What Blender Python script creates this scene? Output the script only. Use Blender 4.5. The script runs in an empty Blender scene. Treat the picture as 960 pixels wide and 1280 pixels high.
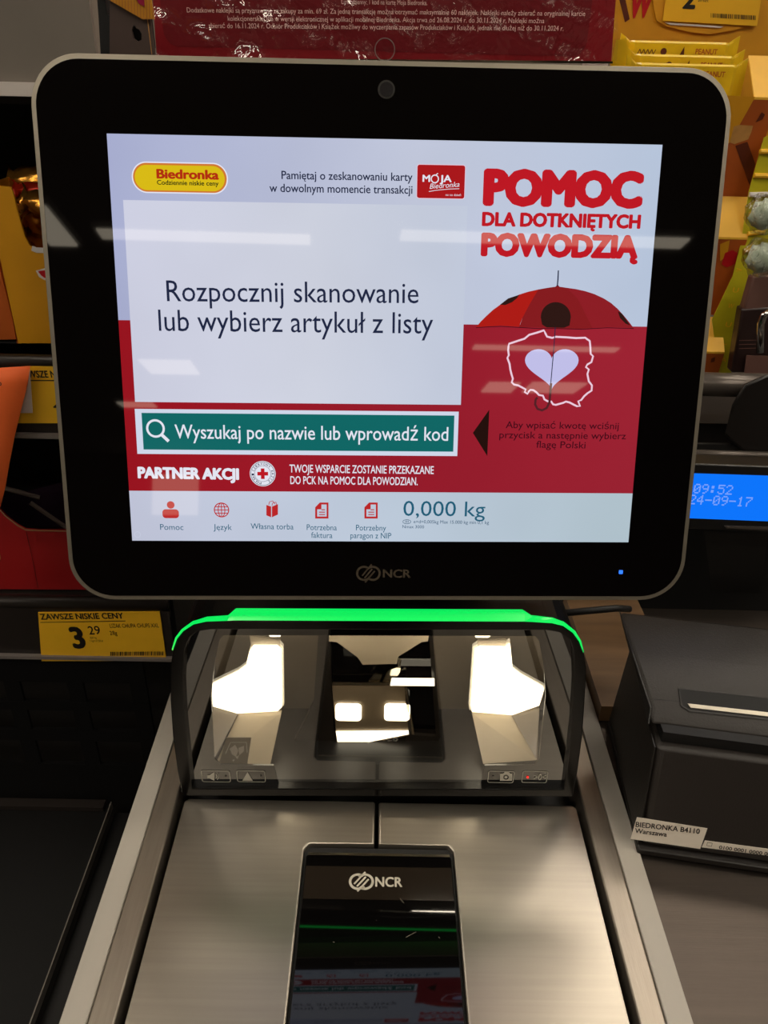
import bpy, bmesh, math, random
from mathutils import Vector, Matrix
from mathutils.geometry import tessellate_polygon
random.seed(7)
S = bpy.context.scene
COL = S.collection
R_ = math.radians

# ------------------------------------------------------------------ camera, world, exposure
cam_d = bpy.data.cameras.new('camera'); cam = bpy.data.objects.new('camera', cam_d); COL.objects.link(cam)
CAM = Vector((0, 0, .486))
RM = Matrix(((0.999766, 0.02021993, 0.00768806), (0.00346311, -0.50041883, 0.86577653), (0.02135319, -0.86554731, -0.50037176)))
cx, cy, cz = RM.col[0].copy(), -RM.col[1], -RM.col[2]
cam.matrix_world = Matrix(((cx.x, cy.x, cz.x, CAM.x), (cx.y, cy.y, cz.y, CAM.y), (cx.z, cy.z, cz.z, CAM.z), (0, 0, 0, 1)))
cam_d.sensor_fit = 'VERTICAL'; cam_d.sensor_height = 36; cam_d.lens = 36 * 1000 / 1280
cam_d.clip_start = .02
S.camera = cam
w = bpy.data.worlds.new('world'); S.world = w; w.use_nodes = True
w.node_tree.nodes['Background'].inputs[0].default_value = (.9, .95, 1, 1)
w.node_tree.nodes['Background'].inputs[1].default_value = .05
vs = S.view_settings
vs.view_transform = 'Standard'; vs.look = 'None'; vs.exposure = 0; vs.gamma = 1; vs.use_curve_mapping = False
LAMP = 3.2          # strength of the narrow ceiling lamps far behind the camera
PANEL = 13.0        # strength of the unseen wide lamps added to brighten the checkout area

# ------------------------------------------------------------------ helpers
def lin(c):
    return tuple((x / 255 / 12.92 if x / 255 <= .04045 else ((x / 255 + .055) / 1.055) ** 2.4) for x in c)

def N(nt, t, **k):
    n = nt.nodes.new(t)
    for a, b in k.items():
        if a in n.inputs: n.inputs[a].default_value = b
        else: setattr(n, a, b)
    return n

def mat(name, c, rough=.5, metal=0, emit=None, es=1, spec=.5, coat=0, var=0, vscale=30, bump=0, bscale=200,
        stretch=None, alpha=1, ior=1.5, aniso=0):
    m = bpy.data.materials.new(name); m.use_nodes = True
    nt = m.node_tree; p = nt.nodes['Principled BSDF']
    L = nt.links.new
    col = (*lin(c), 1)
    p.inputs['Base Color'].default_value = col
    p.inputs['Roughness'].default_value = rough
    p.inputs['Metallic'].default_value = metal
    p.inputs['Specular IOR Level'].default_value = spec
    p.inputs['Coat Weight'].default_value = coat
    p.inputs['Coat Roughness'].default_value = .05
    p.inputs['Alpha'].default_value = alpha
    p.inputs['IOR'].default_value = ior
    p.inputs['Anisotropic'].default_value = aniso
    if emit:
        p.inputs['Emission Color'].default_value = (*lin(emit), 1); p.inputs['Emission Strength'].default_value = es
    if var or bump:
        tc = N(nt, 'ShaderNodeTexCoord'); mp = N(nt, 'ShaderNodeMapping'); L(tc.outputs['Object'], mp.inputs[0])
        if stretch: mp.inputs['Scale'].default_value = stretch
        if var:
            nz = N(nt, 'ShaderNodeTexNoise', Scale=vscale, Detail=5.0); L(mp.outputs[0], nz.inputs['Vector'])
            mr = N(nt, 'ShaderNodeMapRange'); L(nz.outputs[0], mr.inputs[0])
            mr.inputs[1].default_value = .3; mr.inputs[2].default_value = .7
            mr.inputs[3].default_value = 1 - var; mr.inputs[4].default_value = 1 + var
            mx = N(nt, 'ShaderNodeMix', data_type='RGBA', blend_type='MULTIPLY'); mx.inputs[0].default_value = 1
            mx.inputs[6].default_value = col; L(mr.outputs[0], mx.inputs[7]); L(mx.outputs[2], p.inputs['Base Color'])
            mr2 = N(nt, 'ShaderNodeMapRange'); L(nz.outputs[0], mr2.inputs[0])
            mr2.inputs[3].default_value = max(0, rough - var * .25); mr2.inputs[4].default_value = rough + var * .25
            L(mr2.outputs[0], p.inputs['Roughness'])
        if bump:
            nb = N(nt, 'ShaderNodeTexNoise', Scale=bscale, Detail=3.0); L(mp.outputs[0], nb.inputs['Vector'])
            b = N(nt, 'ShaderNodeBump', Strength=bump, Distance=.002); L(nb.outputs[0], b.inputs['Height']); L(b.outputs[0], p.inputs['Normal'])
    return m

def lcd(name, c, es=1.0):
    "a colour shown by the glossy, self-lit display"
    m = mat(name, (9, 8, 9), .025, emit=c, es=es, spec=.5)
    return m

def clear(name, tint, refl, rough=.02, bump=0, bscale=20):
    m = bpy.data.materials.new(name); m.use_nodes = True; nt = m.node_tree; L = nt.links.new
    nt.nodes.clear()
    o = N(nt, 'ShaderNodeOutputMaterial'); t = N(nt, 'ShaderNodeBsdfTransparent'); t.inputs[0].default_value = (*lin(tint), 1)
    g = N(nt, 'ShaderNodeBsdfGlossy', Roughness=rough); fr = N(nt, 'ShaderNodeFresnel', IOR=1.5)
    a = N(nt, 'ShaderNodeMath', operation='ADD'); a.inputs[1].default_value = refl; L(fr.outputs[0], a.inputs[0])
    ge = N(nt, 'ShaderNodeNewGeometry'); iv = N(nt, 'ShaderNodeMath', operation='SUBTRACT'); iv.inputs[0].default_value = 1; L(ge.outputs['Backfacing'], iv.inputs[1])
    ml = N(nt, 'ShaderNodeMath', operation='MULTIPLY'); L(a.outputs[0], ml.inputs[0]); L(iv.outputs[0], ml.inputs[1])     # reflect once, on the outer face
    mx = N(nt, 'ShaderNodeMixShader'); L(ml.outputs[0], mx.inputs[0]); L(t.outputs[0], mx.inputs[1]); L(g.outputs[0], mx.inputs[2])
    L(mx.outputs[0], o.inputs[0])
    if bump:
        tc = N(nt, 'ShaderNodeTexCoord'); nb = N(nt, 'ShaderNodeTexNoise', Scale=bscale, Detail=4.0, Distortion=1.5); L(tc.outputs['Object'], nb.inputs['Vector'])
        b = N(nt, 'ShaderNodeBump', Strength=bump, Distance=.01); L(nb.outputs[0], b.inputs['Height'])
        L(b.outputs[0], g.inputs['Normal']); L(b.outputs[0], fr.inputs['Normal'])
    return m

def ray(u, v): return RM @ Vector((u - 480, v - 640, 1000.))
def onZ(u, v, z=0): r = ray(u, v); return CAM + r * ((z - CAM.z) / r.z)
def onY(u, v, y): r = ray(u, v); return CAM + r * (y / r.y)
def onX(u, v, x): r = ray(u, v); return CAM + r * (x / r.x)

class F:
    "a plane in the scene: origin, right, up, outward normal"
    def __init__(s, o, x, y):
        s.o = Vector(o); s.x = Vector(x).normalized(); y = Vector(y); y = y - s.x * s.x.dot(y); s.y = y.normalized(); s.z = s.x.cross(s.y)
    def p(s, a, b, c=0): return s.o + s.x * a + s.y * b + s.z * c
    def at(s, u, v, c=0):
        r = ray(u, v); P = CAM + r * ((s.o + s.z * c - CAM).dot(s.z) / r.dot(s.z)); q = P - s.o
        return (q.dot(s.x), q.dot(s.y))
    def off(s, c): return F(s.o + s.z * c, s.x, s.y)

def rrect(x0, y0, x1, y1, r, n=8):
    P = []
    for cx_, cy_, a in ((x1 - r, y0 + r, -90), (x1 - r, y1 - r, 0), (x0 + r, y1 - r, 90), (x0 + r, y0 + r, 180)):
        for i in range(n + 1):
            t = R_(a + 90 * i / n); P.append((cx_ + r * math.cos(t), cy_ + r * math.sin(t)))
    return P
def circ(x, y, r, n=28, ry=None): return [(x + r * math.cos(6.283185 * i / n), y + (ry or r) * math.sin(6.283185 * i / n)) for i in range(n)]
def area(P): return sum(P[i - 1][0] * P[i][1] - P[i][0] * P[i - 1][1] for i in range(len(P))) / 2

class MB:
    def __init__(s): s.v = []; s.f = []
    def add(s, v, f):
        k = len(s.v); s.v += [Vector(x) for x in v]; s.f += [tuple(i + k for i in q) for q in f]; return s
    def prism(s, fr, P, c0=0, c1=None, holes=()):
        loops = [list(P)] + [list(h) for h in holes]
        for i, l in enumerate(loops):
            if (area(l) > 0) != (i == 0): l.reverse()
        tri = tessellate_polygon([[Vector((a, b, 0)) for a, b in l] for l in loops])
        flat = [q for l in loops for q in l]
        def orient(t):
            a, b, c = (flat[i] for i in t)
            return t if (b[0] - a[0]) * (c[1] - a[1]) - (b[1] - a[1]) * (c[0] - a[0]) > 0 else (t[0], t[2], t[1])
        tri = [orient(t) for t in tri]; n = len(flat)
        if c1 is None:
            return s.add([fr.p(a, b, c0) for a, b in flat], tri)
        v = [fr.p(a, b, c1) for a, b in flat] + [fr.p(a, b, c0) for a, b in flat]
        f = tri + [(t[0] + n, t[2] + n, t[1] + n) for t in tri]; k = 0
        for l in loops:
            m = len(l)
            for i in range(m):
                j = (i + 1) % m; f.append((k + i, k + i + n, k + j + n, k + j))
            k += m
        return s.add(v, f)
    def box(s, a, b, c, d, e, g):
        v = [(x, y, z) for x in (a, b) for y in (c, d) for z in (e, g)]
        return s.add(v, [(0, 1, 3, 2), (4, 6, 7, 5), (0, 4, 5, 1), (2, 3, 7, 6), (0, 2, 6, 4), (1, 5, 7, 3)])
    def hull(s, pts):
        bm = bmesh.new(); vs_ = [bm.verts.new(p) for p in pts]; bmesh.ops.convex_hull(bm, input=vs_)
        bm.verts.index_update(); bm.verts.ensure_lookup_table()
        s.add([v.co.copy() for v in bm.verts], [tuple(v.index for v in f.verts) for f in bm.faces]); bm.free(); return s
    def tube(s, P, r, n=10, closed=False):
        P = [Vector(p) for p in P]; rs = r if isinstance(r, (list, tuple)) else [r] * len(P); m = len(P); rings = []; ref = None
        for i, p in enumerate(P):
            if closed: t = P[(i + 1) % m] - P[i - 1]
            else: t = P[min(i + 1, m - 1)] - P[max(i - 1, 0)]
            t.normalize()
            if ref is None: ref = t.orthogonal().normalized()
            ref = (ref - t * t.dot(ref)).normalized(); b = t.cross(ref)
            rings.append([p + (ref * math.cos(6.283185 * k / n) + b * math.sin(6.283185 * k / n)) * rs[i] for k in range(n)])
        v = [q for R in rings for q in R]; f = []
        for i in range(m if closed else m - 1):
            j = (i + 1) % m
            for k in range(n): f.append((i * n + k, i * n + (k + 1) % n, j * n + (k + 1) % n, j * n + k))
        if not closed: f += [tuple(range(n))[::-1], tuple((m - 1) * n + k for k in range(n))]
        return s.add(v, f)
    def stroke(s, fr, P, wd, c0, closed=False):
        "a flat line of width wd drawn on a plane"
        Q = [Vector(p) for p in P]; m = len(Q); L = []; Rr = []
        for i in range(m):
            a = Q[i - 1] if (closed or i) else Q[i]; b = Q[(i + 1) % m] if (closed or i < m - 1) else Q[i]
            t = (b - a); t = t.normalized() if t.length else Vector((1, 0)); nn = Vector((-t.y, t.x)) * wd / 2
            L.append(Q[i] + nn); Rr.append(Q[i] - nn)
        v = [fr.p(*q, c0) for q in L] + [fr.p(*q, c0) for q in Rr]
        return s.add(v, [(i, i + m, (i + 1) % m + m, (i + 1) % m) for i in range(m if closed else m - 1)])
    def build(s, name, m, parent=None, bevel=0, smooth=False, seg=2, label=None):
        me = bpy.data.meshes.new(name); off = rootloc(parent) if parent else Vector((0, 0, 0))
        me.from_pydata([v - off for v in s.v], [], s.f); me.update(); me.materials.append(m)
        o = bpy.data.objects.new(name, me); COL.objects.link(o)
        if parent: o.parent = parent
        if smooth:
            for p in me.polygons: p.use_smooth = True
        if bevel:
            b = o.modifiers.new('bevel', 'BEVEL'); b.width = bevel; b.segments = seg; b.limit_method = 'ANGLE'; b.angle_limit = R_(35)
            b.harden_normals = False
            for p in me.polygons: p.use_smooth = True
            try: me.set_sharp_from_angle(angle=R_(35))
            except Exception: pass
        if label: o['label'] = label
        return o

def rootloc(o):
    v = Vector((0, 0, 0))
    while o: v += o.location; o = o.parent
    return v
def tag(o, label, cat, group=None, kind=None):
    o['label'] = label; o['category'] = cat
    if group: o['group'] = group
    if kind: o['kind'] = kind
    return o
def thing(name, label, cat, loc=(0, 0, 0), group=None):
    o = bpy.data.objects.new(name, None); COL.objects.link(o); o.location = loc; o.empty_display_size = .02
    return tag(o, label, cat, group)
def struct(name, mb, m): o = mb.build(name, m); o['kind'] = 'structure'; return o
def single(mb, name, m, loc, label, cat, group=None, **k):
    "a thing that is one mesh, its origin at loc"
    o = mb.build(name, m, None, **k); loc = Vector(loc)
    o.data.transform(Matrix.Translation(-loc)); o.location = loc
    return tag(o, label, cat, group)

_tc = {}
OG = str.maketrans('ęąĘĄ', 'eaEA')
def glyphs(t):
    "letters as flat faces; the hook of e, a is drawn by hand because the font's own is poor"
    b = t.translate(OG)
    if b == t: return glyphs0(t)
    v, f = glyphs0(b); v = list(v); f = list(f)
    for i, ch in enumerate(t):
        if ch in 'ęąĘĄ':
            x = max(q[0] for q in glyphs0(b[:i + 1])[0]) - (.10 if ch in 'ęĘ' else .06)
            P = [(x + .02, .03), (x - .05, -.06), (x - .05, -.13), (x + .01, -.165), (x + .07, -.15)]; n = len(v); wd = .022
            for a in range(5):
                p, q = P[max(a - 1, 0)], P[min(a + 1, 4)]; d = Vector((q[0] - p[0], q[1] - p[1])).normalized(); v += [(P[a][0] - d.y * wd, P[a][1] + d.x * wd), (P[a][0] + d.y * wd, P[a][1] - d.x * wd)]
            f += [(n + 2 * a, n + 2 * a + 1, n + 2 * a + 3, n + 2 * a + 2) for a in range(4)]
    return v, f
def glyphs0(s, bold=0):
    k = s
    if k not in _tc:
        cu = bpy.data.curves.new('text', 'FONT'); cu.body = s; cu.resolution_u = 3; cu.fill_mode = 'FRONT'
        o = bpy.data.objects.new('text', cu); COL.objects.link(o)
        dg = bpy.context.evaluated_depsgraph_get()
        me = bpy.data.meshes.new_from_object(o.evaluated_get(dg))
        v = [(q.co.x, q.co.y) for q in me.vertices]; f = [tuple(p.vertices) for p in me.polygons]
        bpy.data.objects.remove(o); bpy.data.curves.remove(cu); bpy.data.meshes.remove(me)
        _tc[k] = (v, f)
    return _tc[k]
_cap = max(y for x, y in glyphs('H')[0])
def add_text(mb, fr, s, p0, p1, h, c0, bold=0, shear=0, mirror=False):
    "letters of s from p0 to p1 (baseline ends on the plane), capitals h tall"
    v, f = glyphs(s); bold = max(0, bold); n0 = len(v)
    if bold:        # heavier letters: the outline spread by 'bold' all round
        m_ = 14 if bold > .05 else 6; sh = [(math.cos(i * 6.283185 / m_) * bold, math.sin(i * 6.283185 / m_) * bold * .8) for i in range(m_)] + ([(0, 0)] if bold > .03 else [])
        f = [tuple(i + n0 * k for i in q) for k in range(len(sh)) for q in f]; v = [(x + a, y + b) for a, b in sh for x, y in v]
    x0 = min(q[0] for q in v); x1 = max(q[0] for q in v)
    p0, p1 = Vector(p0), Vector(p1); d = p1 - p0; sx = d.length / (x1 - x0); sy = h / (_cap + 2 * bold); d.normalize(); n = Vector((-d.y, d.x))
    out = []
    for iv, (x, y) in enumerate(v):
        yy = (y + bold) * sy; q = p0 + d * ((x - x0) * sx + shear * yy) + n * yy; out.append(fr.p(q.x, q.y, c0 + (iv // n0 * 6e-6 if bold else 0)))
    return mb.add(out, f)
def px_text(mb, fr, s, a, b, hp, c0, bold=0, shear=0):
    "the same, with the baseline ends and the height measured on the photograph"
    A, B, T = Vector(fr.at(*a)), Vector(fr.at(*b)), Vector(fr.at(a[0], a[1] - hp))
    d = (B - A).normalized(); h = abs((T - A).dot(Vector((-d.y, d.x))))
    return add_text(mb, fr, s, A, B, h, c0, bold, shear)
def pxs(fr, P, c=0): return [fr.at(u, v, c) for u, v in P]
def barcode(mb, fr, a, b, hp, c0, n=30):
    A, B, T = Vector(fr.at(*a)), Vector(fr.at(*b)), Vector(fr.at(a[0], a[1] - hp)); up = T - A; rnd = random.Random(n)
    x = 0
    while x < 1:
        wd = rnd.choice((.008, .014, .022)); p = A.lerp(B, x); q = A.lerp(B, min(1, x + wd))
        mb.prism(fr, [p[:], q[:], (q + up)[:], (p + up)[:]], c0); x += wd + rnd.choice((.008, .012, .02))
    return mb

# ------------------------------------------------------------------ materials
M = dict(
    floor=mat('floor_tile', (96, 88, 80), .35, var=.15, vscale=3),
    wall=mat('shop_wall', (120, 108, 98), .8, var=.06, vscale=4),
    ceil=mat('ceiling_board', (150, 146, 140), .8),
    steel=mat('brushed_steel', (172, 164, 152), .31, .9, var=.05, vscale=14, bump=.025, bscale=60, stretch=(.6, 22, 1), aniso=.3),
    steel2=mat('rail_steel', (164, 154, 142), .38, .85, var=.06, vscale=20, bump=.06, bscale=60, stretch=(25, 1.5, 1)),
    steeldark=mat('worktop_steel', (84, 76, 70), .4, .9, var=.1, vscale=9, bump=.05, bscale=80, stretch=(.8, 14, 1)),
    edge=mat('polished_steel_edge', (215, 205, 185), .15, 1),
    strip=mat('grey_edge_strip', (172, 166, 156), .5, var=.03, vscale=30),
    rubber=mat('black_rubber', (8, 6, 6), .6, var=.3, vscale=200),
    gloss=mat('black_gloss_glass', (8, 6, 6), .025, spec=.5),
    plastic=mat('black_plastic', (16, 14, 13), .38, spec=.5, bump=.05, bscale=900),
    hood=mat('black_gloss_plastic', (12, 10, 9), .22, spec=.35),
    rim=mat('grey_metal_rim', (150, 142, 128), .38, .7),
    deckglass=mat('scanner_glass', (7, 6, 6), .03, spec=.5, ior=1.52, bump=.0),
    band=mat('printed_band', (34, 28, 22), .12, spec=.6),
    etch=mat('silver_print', (190, 184, 170), .4),
    etchdim=mat('dim_gold_print', (84, 74, 62), .35, .3),
    ink=mat('black_ink', (22, 16, 14), .5), inkred=mat('dark_print', (60, 22, 14), .5),
    green=mat('green_light', (20, 120, 50), .2, emit=(10, 232, 92), es=1.0),
    lamp=mat('led_and_reflection_glow', (250, 246, 236), .4, emit=(255, 248, 228), es=5.0),  # for the LED panels, and for reflections painted as glowing patches
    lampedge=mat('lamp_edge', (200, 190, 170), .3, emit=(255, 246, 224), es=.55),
    inner=mat('inner_grey_plastic', (110, 99, 84), .35, var=.12, vscale=25),
    innerdark=mat('inner_dark_plastic', (30, 26, 22), .3),
    sticker_in=mat('grey_sticker', (120, 110, 94), .4),
    facet=mat('inner_facet', (176, 162, 138), .4),
    mirror=mat('mirror_reflection_tone', (126, 112, 92), .2),  # plain tan colour stands for the lit plate reflected in the mirror
    ylabel=mat('yellow_label', (240, 184, 34), .45, var=.03, vscale=60, coat=.3),
    ycard=mat('yellow_carton', (214, 150, 18), .5, var=.07, vscale=25),
    ycard2=mat('light_yellow_carton', (232, 176, 50), .55, var=.06, vscale=40),
    ocard=mat('orange_brown_carton', (176, 84, 24), .5, var=.12, vscale=18),
    rcard=mat('red_carton', (158, 22, 24), .5, var=.08, vscale=14),
    card_in=mat('carton_edge', (150, 118, 82), .8),
    gold=mat('gold_foil', (226, 158, 62), .22, .85, bump=.5, bscale=60),
    redfoil=mat('red_foil', (214, 50, 26), .28, .4, bump=.4, bscale=70),
    orange=mat('orange_paper', (255, 112, 48), .6, var=.03, vscale=120),
    white=mat('white_paper', (214, 206, 200), .7),
    rail=mat('dark_rail', (44, 38, 35), .35, .3, var=.1), railclear=mat('grey_label_rail', (120, 112, 108), .3),
    panel=mat('grey_rail_sheet', (136, 128, 120), .35, .2, var=.05),
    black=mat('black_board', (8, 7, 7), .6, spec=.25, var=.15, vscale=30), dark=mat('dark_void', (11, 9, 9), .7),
    poster=mat('red_poster', (124, 16, 28), .4, var=.12, vscale=7), posterdark=mat('poster_border', (150, 20, 32), .4),
    ptext=mat('pink_print', (255, 214, 206), .5),
    sleeve=clear('clear_sleeve', (250, 248, 248), .05, .08, .9, 9),
    ywrap=mat('yellow_wrapper', (236, 196, 30), .28, var=.05, vscale=40, bump=.3, bscale=60, coat=.4),
    ygreen=mat('yellow_green_strip', (196, 184, 30), .4, var=.1, vscale=30, coat=.2),
    redink=mat('red_print', (190, 18, 30), .4), choc=mat('chocolate_print', (92, 34, 14), .45, var=.2, vscale=60), wafer=mat('wafer_print', (190, 138, 74), .5, var=.2, vscale=90),
    chrome=mat('chrome', (200, 195, 190), .12, 1), mauve=mat('mauve_pack', (110, 78, 70), .4, var=.15, vscale=20),
    brownpack=mat('dark_brown_pack', (42, 26, 24), .35, var=.2, vscale=20),
    wood=mat('brown_wood', (104, 78, 52), .5, var=.2, vscale=12, stretch=(1, 8, 1)),
    greytube=mat('grey_tube', (92, 84, 78), .3, .5), bag=mat('black_bag', (24, 20, 19), .42, bump=.4, bscale=18),
    blue=mat('blue_backlit_lcd', (6, 18, 60), .2, emit=(10, 116, 250), es=1.0),
    bluechar=mat('lcd_characters', (30, 40, 90), .3, emit=(120, 160, 245), es=1.0),
    printer=mat('printer_plastic', (36, 31, 28), .5, spec=.5, bump=.12, bscale=700),
    printerdark=mat('printer_shaded_side', (22, 18, 16), .45, bump=.12, bscale=700),  # darker copy of the printer plastic, shade put into the colour
    sticker=mat('white_sticker', (214, 204, 190), .5), paper=mat('receipt_paper', (235, 225, 205), .6),
    wrapclear=clear('candy_film', (225, 230, 225), .12, .12, 1.0, 60), greencandy=mat('pale_green_candy', (214, 220, 200), .5, var=.25, vscale=60),
    lumi2=mat('added_lamp_diffuser', (250, 250, 250), .5, emit=(255, 243, 224), es=PANEL),
    lumi=mat('lamp_diffuser', (250, 250, 250), .5, emit=(255, 240, 214), es=LAMP), lumibody=mat('lamp_housing', (200, 200, 200), .5),
    winlight=mat('daylight_window', (200, 200, 190), .3, emit=(255, 232, 205), es=2.2),
    purple=mat('dark_purple_pack', (40, 22, 40), .4, var=.3, vscale=30), stick=mat('paper_stick', (110, 96, 88), .6),
    ledred=mat('red_led', (120, 10, 10), .3, emit=(255, 40, 30), es=1.6), ledblue=mat('blue_led', (10, 40, 120), .3, emit=(50, 120, 255), es=1.4),
    grey=mat('grey_led_off', (110, 104, 96), .4), lens=mat('camera_lens', (36, 34, 36), .15, spec=.8), lensring=mat('lens_ring', (52, 50, 48), .3, .4),
    scratch=mat('scratch', (120, 112, 100), .5), ochre=mat('ochre_corrugated_card', (196, 130, 40), .6, var=.06), dkcard=mat('dark_brown_carton', (74, 58, 52), .55, var=.12, vscale=20),
    magenta=mat('magenta_card', (150, 16, 60), .4),
)

# ------------------------------------------------------------------ setting
struct('floor', MB().box(-7, 8, -17, 3, -1.0, -.92), M['floor'])
struct('ceiling', MB().box(-7, 8, -17, 3, 2.5, 2.6), M['ceil'])
struct('wall_back', MB().box(-7, 8, 2.9, 3, -.92, 2.5), M['wall'])
struct('wall_left', MB().box(-7.1, -7, -17, 3, -.92, 2.5), M['wall'])
struct('wall_right', MB().box(8, 8.1, -17, 3, -.92, 2.5), M['wall'])
struct('wall_front', MB().box(-7, 8, -17.1, -17, -.92, 2.5), M['wall'])
wn = MB().box(-4.0, -3.0, -16.99, -16.96, 1.15, 2.05); struct('window_1', wn, M['winlight'])

lamps = [(-1.65, -.2, -4.7, -4.55), (.43, 2.45, -4.58, -4.42), (1.45, 3.0, -7.45, -7.3), (-2.24, -1.66, -8.87, -8.2),
         (-3.15, -2.65, -11.1, -10.75), (1.95, 2.35, -9.62, -9.04), (2.5, 3.2, -9.6, -9.0), (-2.06, -1.87, -4.85, -4.2),
         *[(x - .6, x + .6, y, y + .28) for y in (-2.3, -1.0, .5, 1.6) for x in (-3.4, -1.2, 1.2, 3.4)]]  # the wide rows are unseen lamps added to brighten the counter
for i, (x0, x1, y0, y1) in enumerate(lamps):
    t = thing('ceiling_lamp', ('added wide ceiling lamp, out of view, to brighten the checkout area' if y0 > -2.5 else 'narrow ceiling lamp behind the camera, seen as a reflection in the screen'), 'lamp', ((x0 + x1) / 2, (y0 + y1) / 2, 2.5), 'added wide ceiling lamps' if y0 > -2.5 else 'narrow ceiling lamps')
    MB().box(x0 - .03, x1 + .03, y0 - .03, y1 + .03, 2.455, 2.499).build('housing', M['lumibody'], t)
    MB().box(x0, x1, y0, y1, 2.44, 2.4545).build('diffuser', M['lumi2' if y0 > -2.5 else 'lumi'], t)

# ------------------------------------------------------------------ the counter with its steel rails
CX = .0065
ct = thing('checkout_counter', 'steel self-checkout counter with grey edge strips and dark worktop holding the scanner', 'counter', (CX, .25, -.92))
YB = .66
base = MB().box(CX - .181, .60, -.12, YB, -.90, -.125); base.build('cabinet', M['black'], ct)
MB().box(CX - .1515, CX + .1515, -.12, YB, -.05, -.030).build('well', M['rubber'], ct)
for sgn in (-1, 1):
    a, b = sorted((CX + sgn * .1515, CX + sgn * .1672))
    MB().box(a, b, -.12, YB, -.124, 0).build('steel_rail', M['steel2'], ct, bevel=.0012)
    a, b = sorted((CX + sgn * .1674, CX + sgn * .1827))
    MB().box(a, b, -.12, YB, -.124, .001).build('edge_strip', M['strip'], ct, bevel=.0006)
MB().box(CX + .1829, .60, -.12, YB, -.124, -.003).build('worktop', M['steeldark'], ct, label='darker brushed steel worktop right of the rail')
MB().box(CX - .1833, CX - .1828, -.12, YB, -.12, -.004).build('side_panel', M['rubber'], ct)
bl = MB().box(CX - .13, CX - .12, -.05, 0, -.029, -.028)

# ------------------------------------------------------------------ weighing platter
dk = F((CX, .411, 0), (1, 0, 0), (0, 1, 0)); ZT = 0.0
pl = thing('weighing_platter', 'brushed steel weighing platter with a dark glass panel in its middle', 'platter', (CX, .16, -.025))
gw0, gw1, gy, gyb = CX - .0535, CX + .0515, .372, -.10     # opening for the glass
def plate(sg):
    o = F((0, 0, 0), (1, 0, 0), (0, 1, 0)); cc = CX - .0028
    if sg < 0: P = [(CX - .1457, -.10), (gw0, -.10), (gw0, gy - .005), (gw0 + .004, gy), (cc - .0014, gy), (cc - .0014, .4085), (CX - .1437, .4085), (CX - .1457, .4065)]
    else: P = [(CX + .1457, -.10), (gw1, -.10), (gw1, gy - .005), (gw1 - .004, gy), (cc + .0014, gy), (cc + .0014, .4085), (CX + .1437, .4085), (CX + .1457, .4065)]
    return MB().prism(o, P, -.012, 0)
plate(-1).build('steel_plate', M['steel'], pl, bevel=.0032, seg=5); plate(1).build('steel_plate', M['steel'], pl, bevel=.0032, seg=5)
o0 = F((0, 0, 0), (1, 0, 0), (0, 1, 0))
MB().prism(o0, rrect(gw0 + .0004, -.1, gw1 - .0004, gy - .0008, .002), -.0135, -.004).build('glass_bed', M['rubber'], pl)
lip = MB().prism(o0, [(gw0 + .003, gy - .0065), (gw1 - .003, gy - .0065), (gw1 - .003, gy - .0085), (gw0 + .003, gy - .0085)], -.004, -.0015); lip.build('glass_lip', M['edge'], pl)
g = MB().prism(o0, rrect(gw0 + .0022, -.098, gw1 - .0022, gy - .009, .0015), -.0039, -.001).build('scanner_glass', M['deckglass'], pl)
ft = F((0, 0, -.00095), (1, 0, 0), (0, 1, 0))
bp = [ft.at(373, 1082), ft.at(568, 1082), ft.at(570, 1123), ft.at(371, 1123)]
xa, xb = gw0 + .0026, gw1 - .0026
MB().prism(ft, [(xa, bp[3][1]), (xb, bp[3][1]), (xb, bp[0][1]), (xa, bp[0][1])], .00002).build('printed_band', M['band'], g)
def maker_mark(fr, cA, cB, r, ta, tb, hp, bl_, m, parent, c=.00005):
    mb = MB(); A = Vector(fr.at(*cA)); B = Vector(fr.at(*cB)); rr = abs(fr.at(cA[0] + r, cA[1])[0] - A.x); wd = rr * .27
    for k, (cc, a0) in enumerate(((A, 50), (B, 230))):
        pts = [(cc.x + rr * .86 * math.cos(R_(a0 + i * 270 / 36)), cc.y + rr * .86 * math.sin(R_(a0 + i * 270 / 36))) for i in range(37)]
        mb.stroke(fr, pts, wd, c)
    mid = (A + B) / 2
    for o_ in (-.42, 0, .42):
        d = Vector((.62, .78)) * rr * (.75 if o_ == 0 else .95); n = Vector((.78, -.62)) * rr * o_
        p = mid + n + Vector((.62, .78)) * rr * (-.22 if o_ > 0 else .22 if o_ < 0 else 0)
        mb.stroke(fr, [(p - d)[:], (p + d)[:]], wd * .72, c + .00001)
    px_text(mb, fr, 'NCR', ta, tb, hp, c, .03)
    return mb.build('maker_mark', m, parent)
maker_mark(ft, (447.5, 1102), (456, 1102), 11.5, (469, 1108.5), (503, 1109), 12.5, 0, M['etch'], g)
sc = MB()
for a, b in (((500, 1123), (505, 1129)), ((507, 1172), (520, 1165)), ((470, 1150), (471, 1151)), ((548, 1171), (550, 1173)), ((416, 1177), (418, 1178))):
    sc.stroke(ft, [ft.at(*a), ft.at(*b)], .0003, .0001)
sc.build('scratches', M['scratch'], g)['kind'] = 'stuff'

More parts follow.
